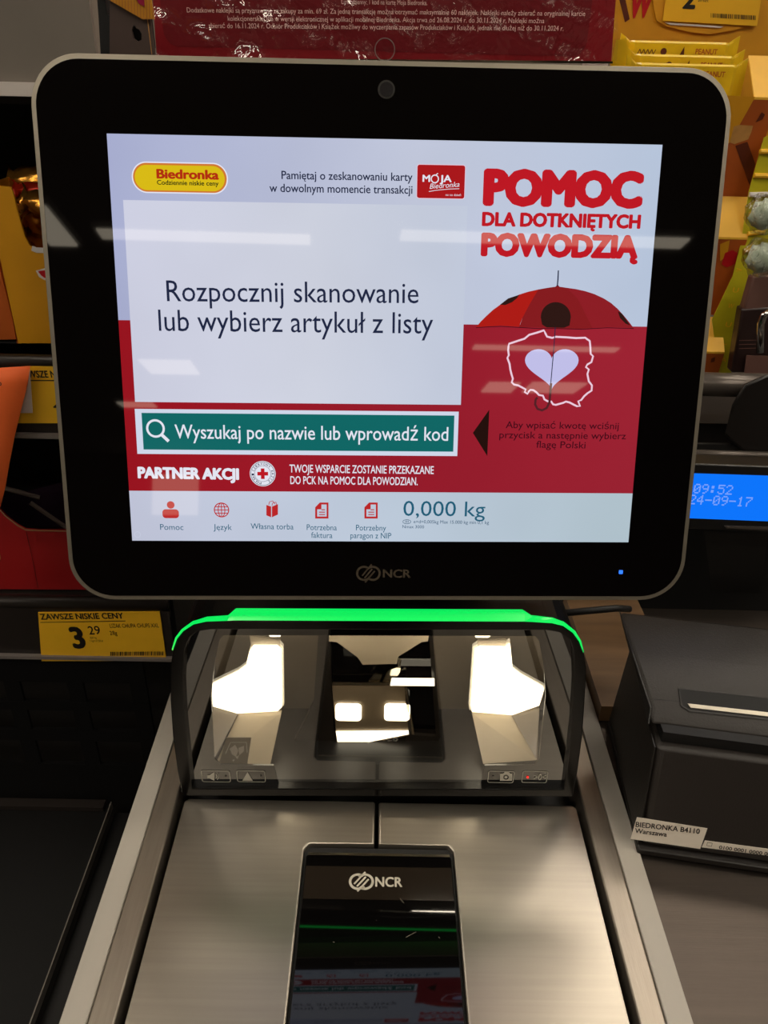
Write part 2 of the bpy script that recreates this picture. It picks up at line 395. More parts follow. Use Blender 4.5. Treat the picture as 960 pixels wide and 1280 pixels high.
# ------------------------------------------------------------------ scanner tower
TW = F((CX, .411, 0), (1, 0, 0), (0, math.sin(R_(3)), math.cos(R_(3))))     # leans back three degrees, outward = towards the customer
bs = thing('barcode_scanner', 'black upright barcode scanner window with green light bar between platter and monitor', 'scanner', (CX, .45, -.02))
outer_px = [(228, 995), (222, 965), (216, 920), (213, 875), (213, 835), (216, 813), (221, 799), (229, 789), (242, 780.5), (258, 777), (284, 776), (480, 776), (666, 777.5), (690, 779), (704, 782.5), (716, 791), (724, 802), (730, 816), (733, 835), (731, 875), (728, 920), (722, 965), (716, 996)]
inner_px = [(240, 986), (236, 950), (231, 900), (229, 855), (231, 812), (237, 797), (248, 789), (262, 787), (684, 788), (700, 791), (712, 799), (717, 815), (718, 855), (715, 905), (710, 950), (705, 987)]
P8 = pxs(TW, outer_px, .004); I8 = pxs(TW, inner_px, .004)
MB().prism(TW, P8, -.004, .004, holes=[I8]).build('window_frame', M['hood'], bs, bevel=.0025, seg=3)
cxm = sum(p[0] for p in P8) / len(P8)
MB().prism(TW, [(cxm + (a - cxm) * .985, b) for a, b in P8], -.135, -.1).build('rear_cover', M['plastic'], bs, bevel=.004)
shell_in = [(cxm + (a - cxm) * .955, .004 + (b - .004) * .96 if b > .03 else b + .004) for a, b in P8]
MB().prism(TW, [(cxm + (a - cxm) * .985, b) for a, b in P8], -.10, -.0042, holes=[shell_in]).build('housing', M['plastic'], bs)
# green light bar: thick on the middle of the top edge, thin round the corners
top = pxs(TW, [(214.5, 812), (219, 797), (227, 786.5), (240, 777), (258, 771.5), (284, 770), (292, 763), (656, 764.5), (666, 770.5), (692, 773), (706, 778), (719, 788.5), (726.5, 801), (730, 815)], .0005)
bot = pxs(TW, [(216, 813), (221, 799), (229, 789), (242, 780.5), (258, 777), (284, 776), (292, 775.5), (656, 777), (666, 777.5), (690, 779), (704, 782.5), (716, 791), (724, 802), (729, 816)], .0052)
nT = len(top); ins = [(a, b - .004) for a, b in top]
gv = [TW.p(*q, .0052) for q in bot] + [TW.p(*q, .0005) for q in top] + [TW.p(*q, -.008) for q in ins]
MB().add(gv, [(i, i + 1, nT + i + 1, nT + i) for i in range(nT - 1)] + [(nT + i, nT + i + 1, 2 * nT + i + 1, 2 * nT + i) for i in range(nT - 1)]).build('light_bar', M['green'], bs)
# glass: clear window in the middle, black mask around it
I0 = pxs(TW, inner_px, 0)
clear_px = [(268, 948), (264, 870), (268, 830), (274, 800), (279, 794), (669, 795), (674, 801), (680, 835), (682, 870), (674, 948), (669, 956), (606, 957), (600, 986), (350, 986), (342, 957), (275, 956)]
glass_m = clear('window_glass', (225, 222, 216), .13, .015)
mask_m = clear('smoked_window_glass', (40, 34, 26), .16, .015)
gl = MB().prism(TW, pxs(TW, clear_px, -.001), -.0025, -.001).build('window_glass', glass_m, bs)
MB().prism(TW, I0, -.0025, -.001, holes=[pxs(TW, clear_px, -.001)]).build('window_mask', mask_m, bs, label='smoked glass border round the clear window')
# inside
def tin(px, depth): return pxs(TW, px, -depth)
MB().prism(TW, [(-.138, .006), (.138, .006), (.132, .17), (-.132, .17)], -.094, -.088).build('inner_back', M['inner'], bs)
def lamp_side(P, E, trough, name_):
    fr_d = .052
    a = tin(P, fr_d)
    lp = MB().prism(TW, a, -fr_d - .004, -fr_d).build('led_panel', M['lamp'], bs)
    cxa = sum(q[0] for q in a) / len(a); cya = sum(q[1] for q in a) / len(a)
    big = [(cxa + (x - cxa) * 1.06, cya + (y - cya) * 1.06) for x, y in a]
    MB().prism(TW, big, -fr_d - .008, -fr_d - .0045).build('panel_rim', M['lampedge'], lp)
    for T_, m_ in trough:
        MB().hull([TW.p(*TW.at(u, v, -dz), -dz) for u, v, dz in T_] + [TW.p(*TW.at(u, v, -dz), -dz - .002) for u, v, dz in T_]).build('reflector_facet', m_, bs)
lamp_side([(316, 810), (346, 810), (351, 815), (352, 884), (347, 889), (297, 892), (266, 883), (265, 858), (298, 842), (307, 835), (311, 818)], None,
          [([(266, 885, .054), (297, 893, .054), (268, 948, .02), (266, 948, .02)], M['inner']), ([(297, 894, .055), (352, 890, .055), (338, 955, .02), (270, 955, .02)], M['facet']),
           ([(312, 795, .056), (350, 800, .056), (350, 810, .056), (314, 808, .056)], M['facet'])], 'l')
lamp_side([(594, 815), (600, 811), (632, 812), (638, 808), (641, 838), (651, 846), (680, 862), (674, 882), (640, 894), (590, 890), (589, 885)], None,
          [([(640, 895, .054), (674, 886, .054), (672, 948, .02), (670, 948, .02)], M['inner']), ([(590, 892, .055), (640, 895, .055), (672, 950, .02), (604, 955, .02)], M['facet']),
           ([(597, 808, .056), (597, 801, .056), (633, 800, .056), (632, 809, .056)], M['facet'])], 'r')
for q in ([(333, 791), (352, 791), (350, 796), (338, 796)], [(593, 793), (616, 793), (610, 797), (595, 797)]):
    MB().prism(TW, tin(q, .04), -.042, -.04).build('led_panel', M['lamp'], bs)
for sx in (-.075, .075):       # fill lights added to brighten the scanner's inside, hidden under the housing top
    ld = bpy.data.lights.new('inner_fill_light', 'AREA'); ld.shape = 'RECTANGLE'; ld.size = .06; ld.size_y = .008; ld.energy = .14; ld.color = (1, .93, .82)
    lo = bpy.data.objects.new('inner_fill_light', ld); COL.objects.link(lo); lo.parent = bs
    lo.matrix_parent_inverse = Matrix.Identity(4); lo.location = TW.p(sx * .8, .155, -.006) - bs.location
    lo.rotation_euler = (TW.p(0, .10, -.085) - TW.p(0, .155, -.006)).to_track_quat('-Z', 'Y').to_euler()
# centre well with mirror
MB().prism(TW, tin([(398, 792), (412, 792), (418, 941), (360, 941), (392, 880)], .05), -.056, -.05).build('well_wall', M['innerdark'], bs)
MB().prism(TW, tin([(410, 792), (540, 792), (549, 925), (540, 929), (419, 941)], .058), -.062, -.058).build('well_floor', M['gloss'], bs)
MB().prism(TW, tin([(536, 792), (541, 792), (551, 921), (546, 929), (507, 926), (512, 918), (545, 921)], .05), -.053, -.05).build('well_wall', M['innerdark'], bs)
MB().prism(TW, tin([(411, 793), (536, 794), (535, 802), (527, 803), (498, 821), (496, 830), (453, 831), (447, 822), (421, 803), (411, 802)], .044), -.048, -.044).build('mirror_bracket', M['facet'], bs, bevel=.0004)
mr_ = MB().prism(TW, tin([(415, 857), (507, 857), (518, 918), (422, 937)], .050), -.053, -.050).build('mirror', M['mirror'], bs)
MB().prism(TW, tin([(416, 853), (505, 854), (506, 857), (415, 856.5)], .0495), -.0505, -.0495).build('mirror_edge', M['edge'], bs)
MB().prism(TW, tin([(420, 915), (511, 914), (513, 917.5), (423, 935)], .0485), -.0495, -.0485).build('reflection_strip', M['lamp'], bs)  # glowing strip painted in for light reflected in the mirror
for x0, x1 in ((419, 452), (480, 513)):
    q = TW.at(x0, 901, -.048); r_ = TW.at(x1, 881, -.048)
    MB().prism(TW, rrect(q[0], q[1], r_[0], r_[1], .0035), -.0495, -.048).build('reflection_patch', M['lamp'], bs)  # glowing patches stand for LED light reflected in the mirror
MB().prism(TW, tin([(505, 855), (508, 855), (515, 918), (511, 918)], .048), -.0505, -.048).build('mirror_edge', M['edge'], bs)
MB().prism(TW, tin([(498, 822), (502, 822), (500, 840), (492, 853), (478, 853), (486, 838), (497, 834)], .052), -.0545, -.052).build('inner_facet', M['edge'], bs)
MB().prism(TW, tin([(461, 852), (470, 843), (478, 843), (474, 853)], .052), -.0545, -.052).build('inner_facet', M['edge'], bs)
MB().prism(TW, tin([(490, 849.5), (543, 850), (543, 857.5), (488, 857)], .045), -.047, -.045).build('reflection_strip', M['lamp'], bs)  # glowing strip stands in for a bright reflection
# sticker inside with its symbol
st = MB().prism(TW, tin([(283, 922), (314, 922), (309, 956), (273, 956)], .012), -.0125, -.012).build('inner_sticker', M['sticker_in'], bs)
ms = MB(); sf = TW.off(-.0118)
ms.stroke(sf, pxs(sf, [(282, 942), (288, 928), (308, 928), (309, 941)]), .0006, 0)
for q in ([(287, 936), (294, 931), (298, 938), (295, 946), (290, 943)], [(299, 944), (298, 935), (305, 932), (305, 939)], [(294, 946), (299, 944), (297, 949)], [(290, 950), (294, 949), (292, 952)]): ms.prism(sf, pxs(sf, q), 0)
ms.build('symbol', M['white'], st)
# buttons printed on the glass
bf = TW.off(-.0006)
def button(x0, y0, x1, y1, draw, led, ledm):
    mb = MB(); a = bf.at(x0, y1); b = bf.at(x1, y0); P = rrect(a[0], a[1], b[0], b[1], .0014, 4); mb.stroke(bf, P, .0005, 0, True); draw(mb)
    o = mb.build('button_mark', M['etch'], bs)
    l = bf.at(*led); MB().prism(bf, circ(*l, .0009 if ledm is M['ledred'] else .0007, 12), 0, .0003).build('status_light', ledm, o)
def spk(mb):
    mb.prism(bf, pxs(bf, [(259, 969), (262, 969), (268, 965), (268, 976), (262, 973), (259, 973)]), 0)
    for r in (3, 5.4): mb.stroke(bf, pxs(bf, [(268 + r * math.cos(t / 10), 970.5 + r * math.sin(t / 10)) for t in range(-9, 10, 3)]), .0004, 0)
def tri(mb): mb.prism(bf, pxs(bf, [(303, 976), (316, 976), (309.5, 965)]), 0)
def camr(mb):
    mb.prism(bf, pxs(bf, [(625, 967), (629, 967), (631, 965), (636, 965), (638, 967), (640, 967), (640, 976), (625, 976)]), 0, holes=[pxs(bf, [(632.5 + 3.6 * math.cos(t), 971.5 + 3.2 * math.sin(t)) for t in [i * .6283 for i in range(10)]])])
    mb.prism(bf, pxs(bf, [(632.5 + 1.8 * math.cos(t), 971.5 + 1.6 * math.sin(t)) for t in [i * .785 for i in range(8)]]), 0)
def zero(mb): px_text(mb, bf, '>0<', (667, 975), (682, 975), 7.5, 0, .01)
button(253, 964, 287, 977, spk, (282, 970.5), M['grey']); button(297, 964, 331, 977, tri, (326, 970.5), M['grey'])
button(609.5, 964.5, 643, 978, camr, (616.5, 971), M['grey']); button(652, 964.5, 685, 978, zero, (659.5, 971.5), M['ledred'])

# ------------------------------------------------------------------ monitor
SC = F((-.15058616, .47613883, .44347089), (.99953906, .03035321, .00058543), (-.00926897, .28675297, .95795972))   # origin = top-left pixel of the display
mo = thing('checkout_monitor', 'large black touchscreen monitor with thin grey rim and lit Polish welcome screen', 'monitor', (CX, .56, .0))
def mm(x, y): return (x / 1000, -y / 1000)
X0, X1, Y0, Y1 = -.0393, .3412, -.266, .0392
MB().prism(SC, rrect(X0, Y0, X1, Y1, .0265, 12), -.012, -.0006).build('rim', M['rim'], mo, bevel=.0012, seg=3)
MB().prism(SC, rrect(X0 + .004, Y0 + .004, X1 - .004, Y1 - .004, .024, 12), -.018, -.012).build('rear_housing', M['plastic'], mo, bevel=.002)
MB().prism(SC, rrect(X0 + .06, Y0 + .02, X1 - .06, Y1 - .05, .024, 12), -.045, -.018).build('rear_cover', M['plastic'], mo, bevel=.004)
gf = MB().prism(SC, rrect(X0 + .0026, Y0 + .0026, X1 - .0026, Y1 - .0026, .0242, 12), -.0012, 0).build('front_glass', M['gloss'], mo, bevel=.0003)
# stand arm behind
a_ = SC.p(.15, -.14, -.046)
MB().hull([SC.p(.06, -.25, -.0455), SC.p(.24, -.25, -.0455), SC.p(.06, -.08, -.0455), SC.p(.24, -.08, -.0455), Vector((-.05, .60, .20)), Vector((.06, .60, .20)), Vector((-.05, .60, .30)), Vector((.06, .60, .30))]).build('tilt_mount', M['plastic'], mo)
MB().box(-.05, .06, .565, .625, .0, .30).build('post', M['plastic'], mo, bevel=.003)
# camera, mark, power light
lp_ = SC.at(483, 112)
cm = MB().prism(SC, circ(*lp_, .0046), 0, .0006).build('camera_ring', M['lensring'], mo)
MB().prism(SC, circ(*lp_, .0036), .0006, .001).build('lens', M['lens'], cm)
maker_mark(SC, (455, 716.7), (466, 716.7), 10, (478.5, 722), (513.5, 722.3), 10.5, 0, M['etchdim'], gf, .0001)
q = SC.at(776, 715); MB().prism(SC, rrect(q[0] - .0012, q[1] - .0012, q[0] + .0012, q[1] + .0012, .0003, 3), 0, .0003).build('power_light', M['ledblue'], mo)

# display
LC = dict(navy=lcd('lcd_navy', (30, 38, 66)), red=lcd('lcd_red', (188, 22, 34)), band=lcd('lcd_band', (150, 20, 36)), white=lcd('lcd_white', (226, 228, 240)),
          panel=lcd('lcd_panel', (202, 206, 224)), teal=lcd('lcd_teal', (14, 102, 100)), slate=lcd('lcd_slate', (44, 82, 112)), bar=lcd('lcd_bar', (186, 202, 216)),
          black=lcd('lcd_black', (34, 14, 10)), dkred=lcd('lcd_dark_red', (62, 8, 22)), icon=lcd('lcd_icon_red', (186, 36, 38)), lilac=lcd('lcd_lilac', (192, 190, 232)),
          pink=lcd('lcd_pink', (236, 202, 220)), canl=lcd('lcd_canopy_light', (172, 26, 20)), canm=lcd('lcd_canopy_mid', (132, 26, 30)), canr=lcd('lcd_canopy_right', (140, 28, 36)),
          spot=lcd('lcd_spot', (44, 22, 18)), handle=lcd('lcd_handle', (84, 32, 38)), yel=lcd('lcd_yellow', (216, 186, 20)), orb=lcd('lcd_orange_border', (206, 120, 48)),
          brown=lcd('lcd_red_brown', (176, 44, 14)), dkgreen=lcd('lcd_dark_green', (40, 52, 16)), cardr=lcd('lcd_card_red', (168, 22, 26)), tealt=lcd('lcd_deep_teal', (30, 92, 118)),
          box=lcd('lcd_box_white', (206, 214, 232)))
# soft cloudy background shown on the display
def cloudy(name, c1, c2, c3):
    m = lcd(name, c1); nt = m.node_tree; p = nt.nodes['Principled BSDF']; L = nt.links.new
    tc = N(nt, 'ShaderNodeTexCoord'); sp = N(nt, 'ShaderNodeSeparateXYZ'); L(tc.outputs['Generated'], sp.inputs[0])
    r1 = N(nt, 'ShaderNodeValToRGB'); r1.color_ramp.elements[0].color = (*lin(c1), 1); r1.color_ramp.elements[1].color = (*lin(c3), 1)
    e = r1.color_ramp.elements.new(.55); e.color = (*lin(c2), 1); L(sp.outputs[0], r1.inputs[0])
    nz = N(nt, 'ShaderNodeTexNoise', Scale=7.0, Detail=3.0); L(tc.outputs['Object'], nz.inputs[0])
    mr = N(nt, 'ShaderNodeMapRange'); L(nz.outputs[0], mr.inputs[0]); mr.inputs[3].default_value = .82; mr.inputs[4].default_value = 1.14
    mx = N(nt, 'ShaderNodeMix', data_type='RGBA', blend_type='MULTIPLY'); mx.inputs[0].default_value = 1; L(r1.outputs[0], mx.inputs[6]); L(mr.outputs[0], mx.inputs[7])
    L(mx.outputs[2], p.inputs['Emission Color']); return m
def rc(a, b):
    p, q = SC.at(*a), SC.at(*b); return [(p[0], q[1]), (q[0], q[1]), (q[0], p[1]), (p[0], p[1])]
sky = cloudy('lcd_background', (166, 172, 206), (196, 202, 222), (182, 196, 218))
redband = cloudy('lcd_red_field', (152, 18, 30), (150, 26, 42), (156, 34, 50))
panelm = cloudy('lcd_white_panel', (204, 206, 224), (208, 212, 226), (196, 204, 222))
barm = cloudy('lcd_bottom_bar', (192, 196, 216), (188, 202, 218), (178, 196, 206))
dp = MB().prism(SC, [(0, -.228), (.304, -.228), (.304, 0), (0, 0)], 0, .0002).build('display', sky, mo)
Lz = .00022
def disp(mb, name, m): return mb.build(name, m, dp)
yr0 = SC.at(500, 404.5)[1]; yr1 = SC.at(480, 615)[1]
disp(MB().prism(SC, [(0, yr1), (.304, yr1), (.304, yr0), (0, yr0)], Lz), 'red_field', redband)
disp(MB().prism(SC, [(0, -.228), (.304, -.228), (.304, yr1), (0, yr1)], Lz), 'bottom_bar', barm)
disp(MB().prism(SC, rc((154, 250), (576, 506)), Lz + .00003), 'message_panel', panelm)
disp(MB().prism(SC, rc((168.5, 511), (571.5, 570)), Lz + .00003), 'search_box', LC['box'])
disp(MB().prism(SC, rc((177, 516), (566.5, 564.5)), Lz + .00006), 'search_field', LC['teal'])
def line(s, a, b, hp, m, bold=0, c=.0001, shear=0, name='text_line'): return disp(px_text(MB(), SC, s, a, b, hp, Lz + c, bold, shear), name, LC[m])
line('Pamiętaj o zeskanowaniu karty', (352, 224), (515.5, 226.5), 10.5, 'navy', .012)
line('w dowolnym momencie transakcji', (337, 240), (515.5, 242.5), 10.5, 'navy', .012)
line('POMOC', (603, 258.5), (802, 262), 49, 'red', .078)
line('DLA DOTKNIĘTYCH', (602, 283), (800, 286.5), 18.5, 'red', .055)
line('POWODZIĄ', (600.5, 321), (797, 324.5), 31, 'red', .072)
line('Rozpocznij skanowanie', (209, 376.5), (523, 379), 26, 'navy')
line('lub wybierz artykuł z listy', (199, 413.5), (541, 417), 26.5, 'navy')
line('Wyszukaj po nazwie lub wprowadź kod', (219, 548), (560, 551), 17.5, 'white', .006, .0001)
line('PARTNER AKCJI', (172.5, 598), (299, 600), 15, 'white', .06)
line('TWOJE WSPARCIE ZOSTANIE PRZEKAZANE', (362, 590.5), (542, 592.5), 10, 'white', .012)
line('DO PCK NA POMOC DLA POWODZIAN.', (363, 605), (522, 606.5), 10, 'white', .012)
line('Aby wpisać kwotę wciśnij', (632, 535), (773, 536.5), 8.5, 'dkred', .004)
line('przycisk a następnie wybierz', (624, 547.5), (782, 549), 8.5, 'dkred', .004)
line('flagę Polski', (670, 559.5), (731.5, 560.5), 8.5, 'dkred', .004)
line('Pomoc', (200.5, 662), (229.5, 662.3), 7, 'tealt'); line('Język', (267, 662), (290, 662.3), 7, 'tealt')
line('Własna torba', (313.5, 661), (367, 661.7), 7, 'tealt'); line('Potrzebna', (383.5, 662.3), (421, 662.8), 7, 'tealt'); line('faktura', (389, 672), (415.5, 672.5), 7, 'tealt')
line('Potrzebny', (445, 662.8), (482.5, 663.2), 7, 'tealt'); line('paragon z NIP', (438, 672.5), (489, 673), 7, 'tealt')
line('0,000 kg', (504, 644.5), (606, 645.5), 18.5, 'tealt', -.012)
line('e=d=0,005kg Max 15.000 kg min 0,1 kg', (517, 653.8), (611, 655), 4, 'slate'); line('Nmax 3000', (503, 660), (530, 660.3), 3.8, 'slate')
mb = MB().stroke(SC, pxs(SC, [(508.5 + 5 * math.cos(i * .393), 652 + 2.6 * math.sin(i * .393)) for i in range(16)]), .0003, Lz + .0001, True); px_text(mb, SC, 'III', (506.5, 653.4), (510.5, 653.4), 3, Lz + .0001); disp(mb, 'approval_mark', LC['slate'])
# magnifier
mb = MB(); c_ = SC.at(194.5, 535.5); mb.stroke(SC, circ(*c_, .0048, 32), .0013, Lz + .0001, True); mb.stroke(SC, [SC.at(202.5, 543.5), SC.at(211, 551.5)], .0019, Lz + .0001); disp(mb, 'magnifier_icon', LC['white'])
# arrow
disp(MB().prism(SC, pxs(SC, [(591, 541), (611.5, 512), (609, 570)]), Lz + .0001), 'arrow_icon', LC['black'])
# charity emblem
c_ = SC.at(328.5, 592); mb = MB()
disp(MB().prism(SC, circ(*c_, .0077, 40), Lz + .0001), 'emblem_disc', LC['white'])
mb.stroke(SC, circ(*c_, .0071, 40), .0003, Lz + .00013, True); mb.stroke(SC, circ(*c_, .0048, 40), .0002, Lz + .00013, True)
def ring_text(mb, s, c_, r, a0, a1, h):
    for i, ch in enumerate(s):
        if ch == ' ': continue
        a = R_(a0 + (a1 - a0) * i / (len(s) - 1)); p = Vector((c_[0] + r * math.cos(a), c_[1] + r * math.sin(a))); t = Vector((math.sin(a), -math.cos(a))) * h * .42
        add_text(mb, SC, ch, (p - t)[:], (p + t)[:], h, Lz + .00013, .02)
ring_text(mb, 'CZERWONY KRZYŻ', c_, .0052, 160, -50, .0014); ring_text(mb, 'POLSKI', c_, .0052, 255, 185, .0014)
disp(mb, 'emblem_lettering', LC['navy'])
k = .0032; h_ = .0011
disp(MB().prism(SC, [(c_[0] + x, c_[1] + y) for x, y in ((-k, -h_), (-h_, -h_), (-h_, -k), (h_, -k), (h_, -h_), (k, -h_), (k, h_), (h_, h_), (h_, k), (-h_, k), (-h_, h_), (-k, h_))], Lz + .00015), 'red_cross', LC['red'])
# shop sign plate (the insect figure of the photograph is left out)
def pill(x0, y0, x1, y1, c, m, nm):
    a = SC.at(x0, y1); b = SC.at(x1, y0); yy0, yy1 = min(a[1], b[1]), max(a[1], b[1]); disp(MB().prism(SC, rrect(a[0], yy0, b[0], yy1, (yy1 - yy0) * .499, 12), Lz + c), nm, LC[m])
pill(166, 204, 284.5, 241, .00008, 'white', 'sign_outline'); pill(167.5, 205.5, 283, 239.5, .00011, 'orb', 'sign_border'); pill(169.5, 208, 280.5, 237.5, .00014, 'yel', 'sign_plate')
line('Biedronka', (196, 223.5), (274, 225), 12.5, 'brown', .045, .00018, name='sign_lettering')
line('Codziennie niskie ceny', (196.5, 231), (273.5, 232.5), 6, 'dkgreen', .022, .00018, name='sign_lettering')
# loyalty card
a = SC.at(521, 247.5); b = SC.at(581.5, 207)
disp(MB().prism(SC, rrect(a[0] - .0003, a[1] - .0003, b[0] + .0003, b[1] + .0003, .0014, 5), Lz + .00008), 'card_outline', LC['pink'])
disp(MB().prism(SC, rrect(a[0], a[1], b[0], b[1], .0012, 5), Lz + .0001), 'loyalty_card', LC['cardr'])
mb = MB(); px_text(mb, SC, 'M', (528, 227.5), (537.5, 227.7), 9, Lz + .00014, .03); px_text(mb, SC, 'JA', (549.5, 227.8), (564.5, 228), 9, Lz + .00014, .03)
o_ = SC.at(543.5, 223.8); mb.stroke(SC, circ(*o_, .002, 20), .0006, Lz + .00014, True); mb.stroke(SC, [SC.at(545, 218.5), SC.at(547.5, 216.8)], .0005, Lz + .00014)
px_text(mb, SC, 'Biedronka', (537, 236.3), (574, 233.5), 6.5, Lz + .00014, -.004, .3); mb.stroke(SC, pxs(SC, [(536, 239.5), (545, 238), (560, 236.5), (574, 236)]), .0003, Lz + .00014)
px_text(mb, SC, 'na co dzień', (557, 244.8), (576, 245.2), 2.6, Lz + .00014); disp(mb, 'card_lettering', LC['white'])
# umbrella, map outline and heart
def zz(P): return pxs(SC, [(580 + x / 4.3636, 330 + y / 4.3636) for x, y in P])
disp(MB().prism(SC, zz([(65, 345), (90, 315), (120, 285), (158, 250), (200, 220), (248, 190), (300, 167), (350, 151), (405, 139), (360, 215), (320, 290), (300, 342), (200, 336), (130, 340)]), Lz + .0001), 'canopy_panel', LC['canl'])
disp(MB().prism(SC, zz([(405, 139), (455, 130), (498, 124), (510, 112), (520, 124), (560, 130), (620, 190), (670, 290), (700, 350), (600, 356), (500, 350), (400, 346), (300, 345), (320, 290), (360, 215)]), Lz + .0001), 'canopy_panel', LC['canm'])
disp(MB().prism(SC, zz([(560, 130), (610, 137), (660, 148), (710, 164), (760, 187), (800, 212), (838, 245), (872, 283), (900, 317), (925, 350), (860, 346), (780, 345), (700, 350), (670, 290), (620, 190)]), Lz + .0001), 'canopy_panel', LC['canr'])
disp(MB().prism(SC, zz([(418 + 82 - 82 * math.cos(t), 290 - 82 * math.sin(t)) for t in [i * .1571 for i in range(21)]] + [(575, 335), (545, 348), (450, 346), (425, 330)]), Lz + .00013), 'canopy_spot', LC['spot'])
disp(MB().prism(SC, zz([(196, 222), (240, 188), (300, 168), (290, 185), (262, 208), (225, 224)]), Lz + .00013), 'canopy_spot', LC['spot'])
disp(MB().prism(SC, zz([(838, 258), (860, 270), (905, 335), (880, 325), (850, 295)]), Lz + .00013), 'canopy_spot', LC['spot'])
mb = MB(); mb.stroke(SC, zz([(514, 35), (512, 80), (508, 122)]), .0007, Lz + .00013)
disp(mb, 'umbrella_tip', LC['navy'])
mb = MB().stroke(SC, zz([(65, 347), (130, 343), (200, 340), (300, 346), (400, 352), (500, 352), (640, 356), (780, 348), (925, 352)]), .0004, Lz + .00013); disp(mb, 'canopy_hem', LC['dkred'])
pol = [(245, 435), (290, 420), (330, 407), (355, 386), (395, 375), (435, 362), (444, 380), (452, 396), (480, 403), (500, 397), (560, 400), (610, 404), (660, 402), (685, 420), (688, 450), (690, 490), (703, 503), (694, 535), (672, 548), (664, 562), (680, 575), (672, 600), (680, 640), (697, 662), (695, 690), (672, 705), (655, 720), (638, 742), (622, 748), (632, 776), (615, 775), (600, 768), (575, 755), (555, 750), (540, 757), (500, 768), (485, 765), (475, 750), (455, 748), (438, 738), (430, 718), (408, 714), (395, 700), (378, 688), (362, 686), (352, 695), (346, 708), (330, 698), (336, 684), (318, 674), (295, 662), (272, 657), (260, 645), (266, 625), (258, 600), (252, 575), (248, 545), (236, 512), (244, 497), (240, 470), (242, 450)]
disp(MB().stroke(SC, zz(pol), .0011, Lz + .00016, True), 'map_outline', LC['pink'])
heart = []
for i in range(60):
    t = i * 6.283185 / 60; heart.append((478 + 146 * math.sin(t) ** 3 * 1.0, 555 - (13 * math.cos(t) - 5 * math.cos(2 * t) - 2 * math.cos(3 * t) - math.cos(4 * t)) * 7.6))
disp(MB().prism(SC, zz(heart), Lz + .00018), 'heart', LC['lilac'])
disp(MB().stroke(SC, zz([(497, 345), (490, 450), (472, 655)]), .0005, Lz + .0002), 'umbrella_shaft', LC['navy'])
disp(MB().stroke(SC, zz([(474, 650), (470, 700), (465, 755), (450, 785), (425, 798), (400, 790), (387, 765), (390, 738), (400, 728)]), .0014, Lz + .00022), 'umbrella_handle', LC['handle'])
# bottom icons
IC = Lz + .0001
mb = MB(); p = SC.at(213.5, 631); mb.prism(SC, circ(p[0], p[1], .0023), IC); a = SC.at(203.5, 647.5); b = SC.at(223.5, 636.5); mb.prism(SC, rrect(a[0], a[1], b[0], b[1], .002), IC); disp(mb, 'person_icon', LC['icon'])
mb = MB(); p = SC.at(277, 637.3)
mb.stroke(SC, circ(*p, .0043, 30), .0006, IC, True); mb.stroke(SC, circ(p[0], p[1], .002, 24, .0043), .0005, IC, True)
mb.stroke(SC, [(p[0], p[1] - .0043), (p[0], p[1] + .0043)], .0005, IC)
for dy, wx in ((0, .0043), (.002, .0038), (-.002, .0038)): mb.stroke(SC, [(p[0] - wx, p[1] + dy), (p[0] + wx, p[1] + dy)], .0005, IC)
disp(mb, 'globe_icon', LC['icon'])
mb = MB(); mb.prism(SC, pxs(SC, [(333, 631), (339, 633), (339, 646.5), (333, 644)]), IC); mb.prism(SC, pxs(SC, [(340, 633), (347.5, 630), (347.5, 643), (340, 646.5)]), IC)
mb.stroke(SC, pxs(SC, [(336, 631), (337, 627), (341, 626), (344, 630)]), .0004, IC); mb.stroke(SC, pxs(SC, [(340, 632), (341, 628.5), (345, 627.5), (346, 631)]), .0004, IC); disp(mb, 'bag_icon', LC['icon'])
for dx in (402.3, 463.8):
    mb = MB(); mb.prism(SC, pxs(SC, [(dx - 8.3, 634), (dx - 2.5, 628), (dx + 8.3, 628), (dx + 8.3, 648), (dx - 8.3, 648)]), IC, holes=[pxs(SC, [(dx - 5.8, 636.5), (dx - .5, 636.5), (dx - .5, 630.5), (dx + 6, 630.5), (dx + 6, 645.5), (dx - 5.8, 645.5)])])
    for yy, a in ((637, -.5), (640, -3.5), (643, -3.5)): mb.stroke(SC, pxs(SC, [(dx + a, yy), (dx + 4, yy)]), .0006, IC)
    disp(mb, 'document_icon', LC['icon'])
mb = MB().stroke(SC, circ(*SC.at(172, 668), .0018, 16), .00015, IC, True); disp(mb, 'faint_ring_icon', LC['box'])

# ------------------------------------------------------------------ left candy rack
YR = .525; KR = YR / .49
def zr(z): return .486 - (.486 - z) * KR
rk = thing('candy_rack', 'dark shop rack with three shelves left of the monitor', 'rack', (-.4, .6, -.92))
def shelf(z0, z1, m, nm='shelf_rail'):
    MB().box(-.85, -.163, YR + .002, YR + .006, z0, z1).build(nm, m, rk)
for zt in (zr(.108), zr(.3)):
    MB().box(-.85, -.171, YR + .0065, .68, zt - .008, zt - .0025).build('shelf_board', M['rail'], rk)
    # rail with rolled top edge
    MB().box(-.85, -.171, YR + .001, YR + .006, zt - .046, zt + .003).build('label_rail', M['rail'], rk)
    MB().box(-.85, -.171, YR - .003, YR + .003, zt - .0475, zt - .0445).build('rail_lip', M['railclear'], rk)
    MB().tube([(-.85, YR + .006, zt + .006), (-.171, YR + .006, zt + .006)], .006, 12).build('front_bar', M['rail'], rk, smooth=True)
MB().box(-.85, -.166, YR + .0005, YR + .004, zr(.463), zr(.545)).build('label_rail', M['panel'], rk, label='empty wide grey price rail')
MB().box(-.85, -.166, YR - .004, YR + .006, zr(.460), zr(.4665)).build('rail_lip', M['white'], rk)
MB().box(-.85, -.166, YR + .006, .68, zr(.463) - .008, zr(.463) - .004).build('shelf_board', M['rail'], rk)
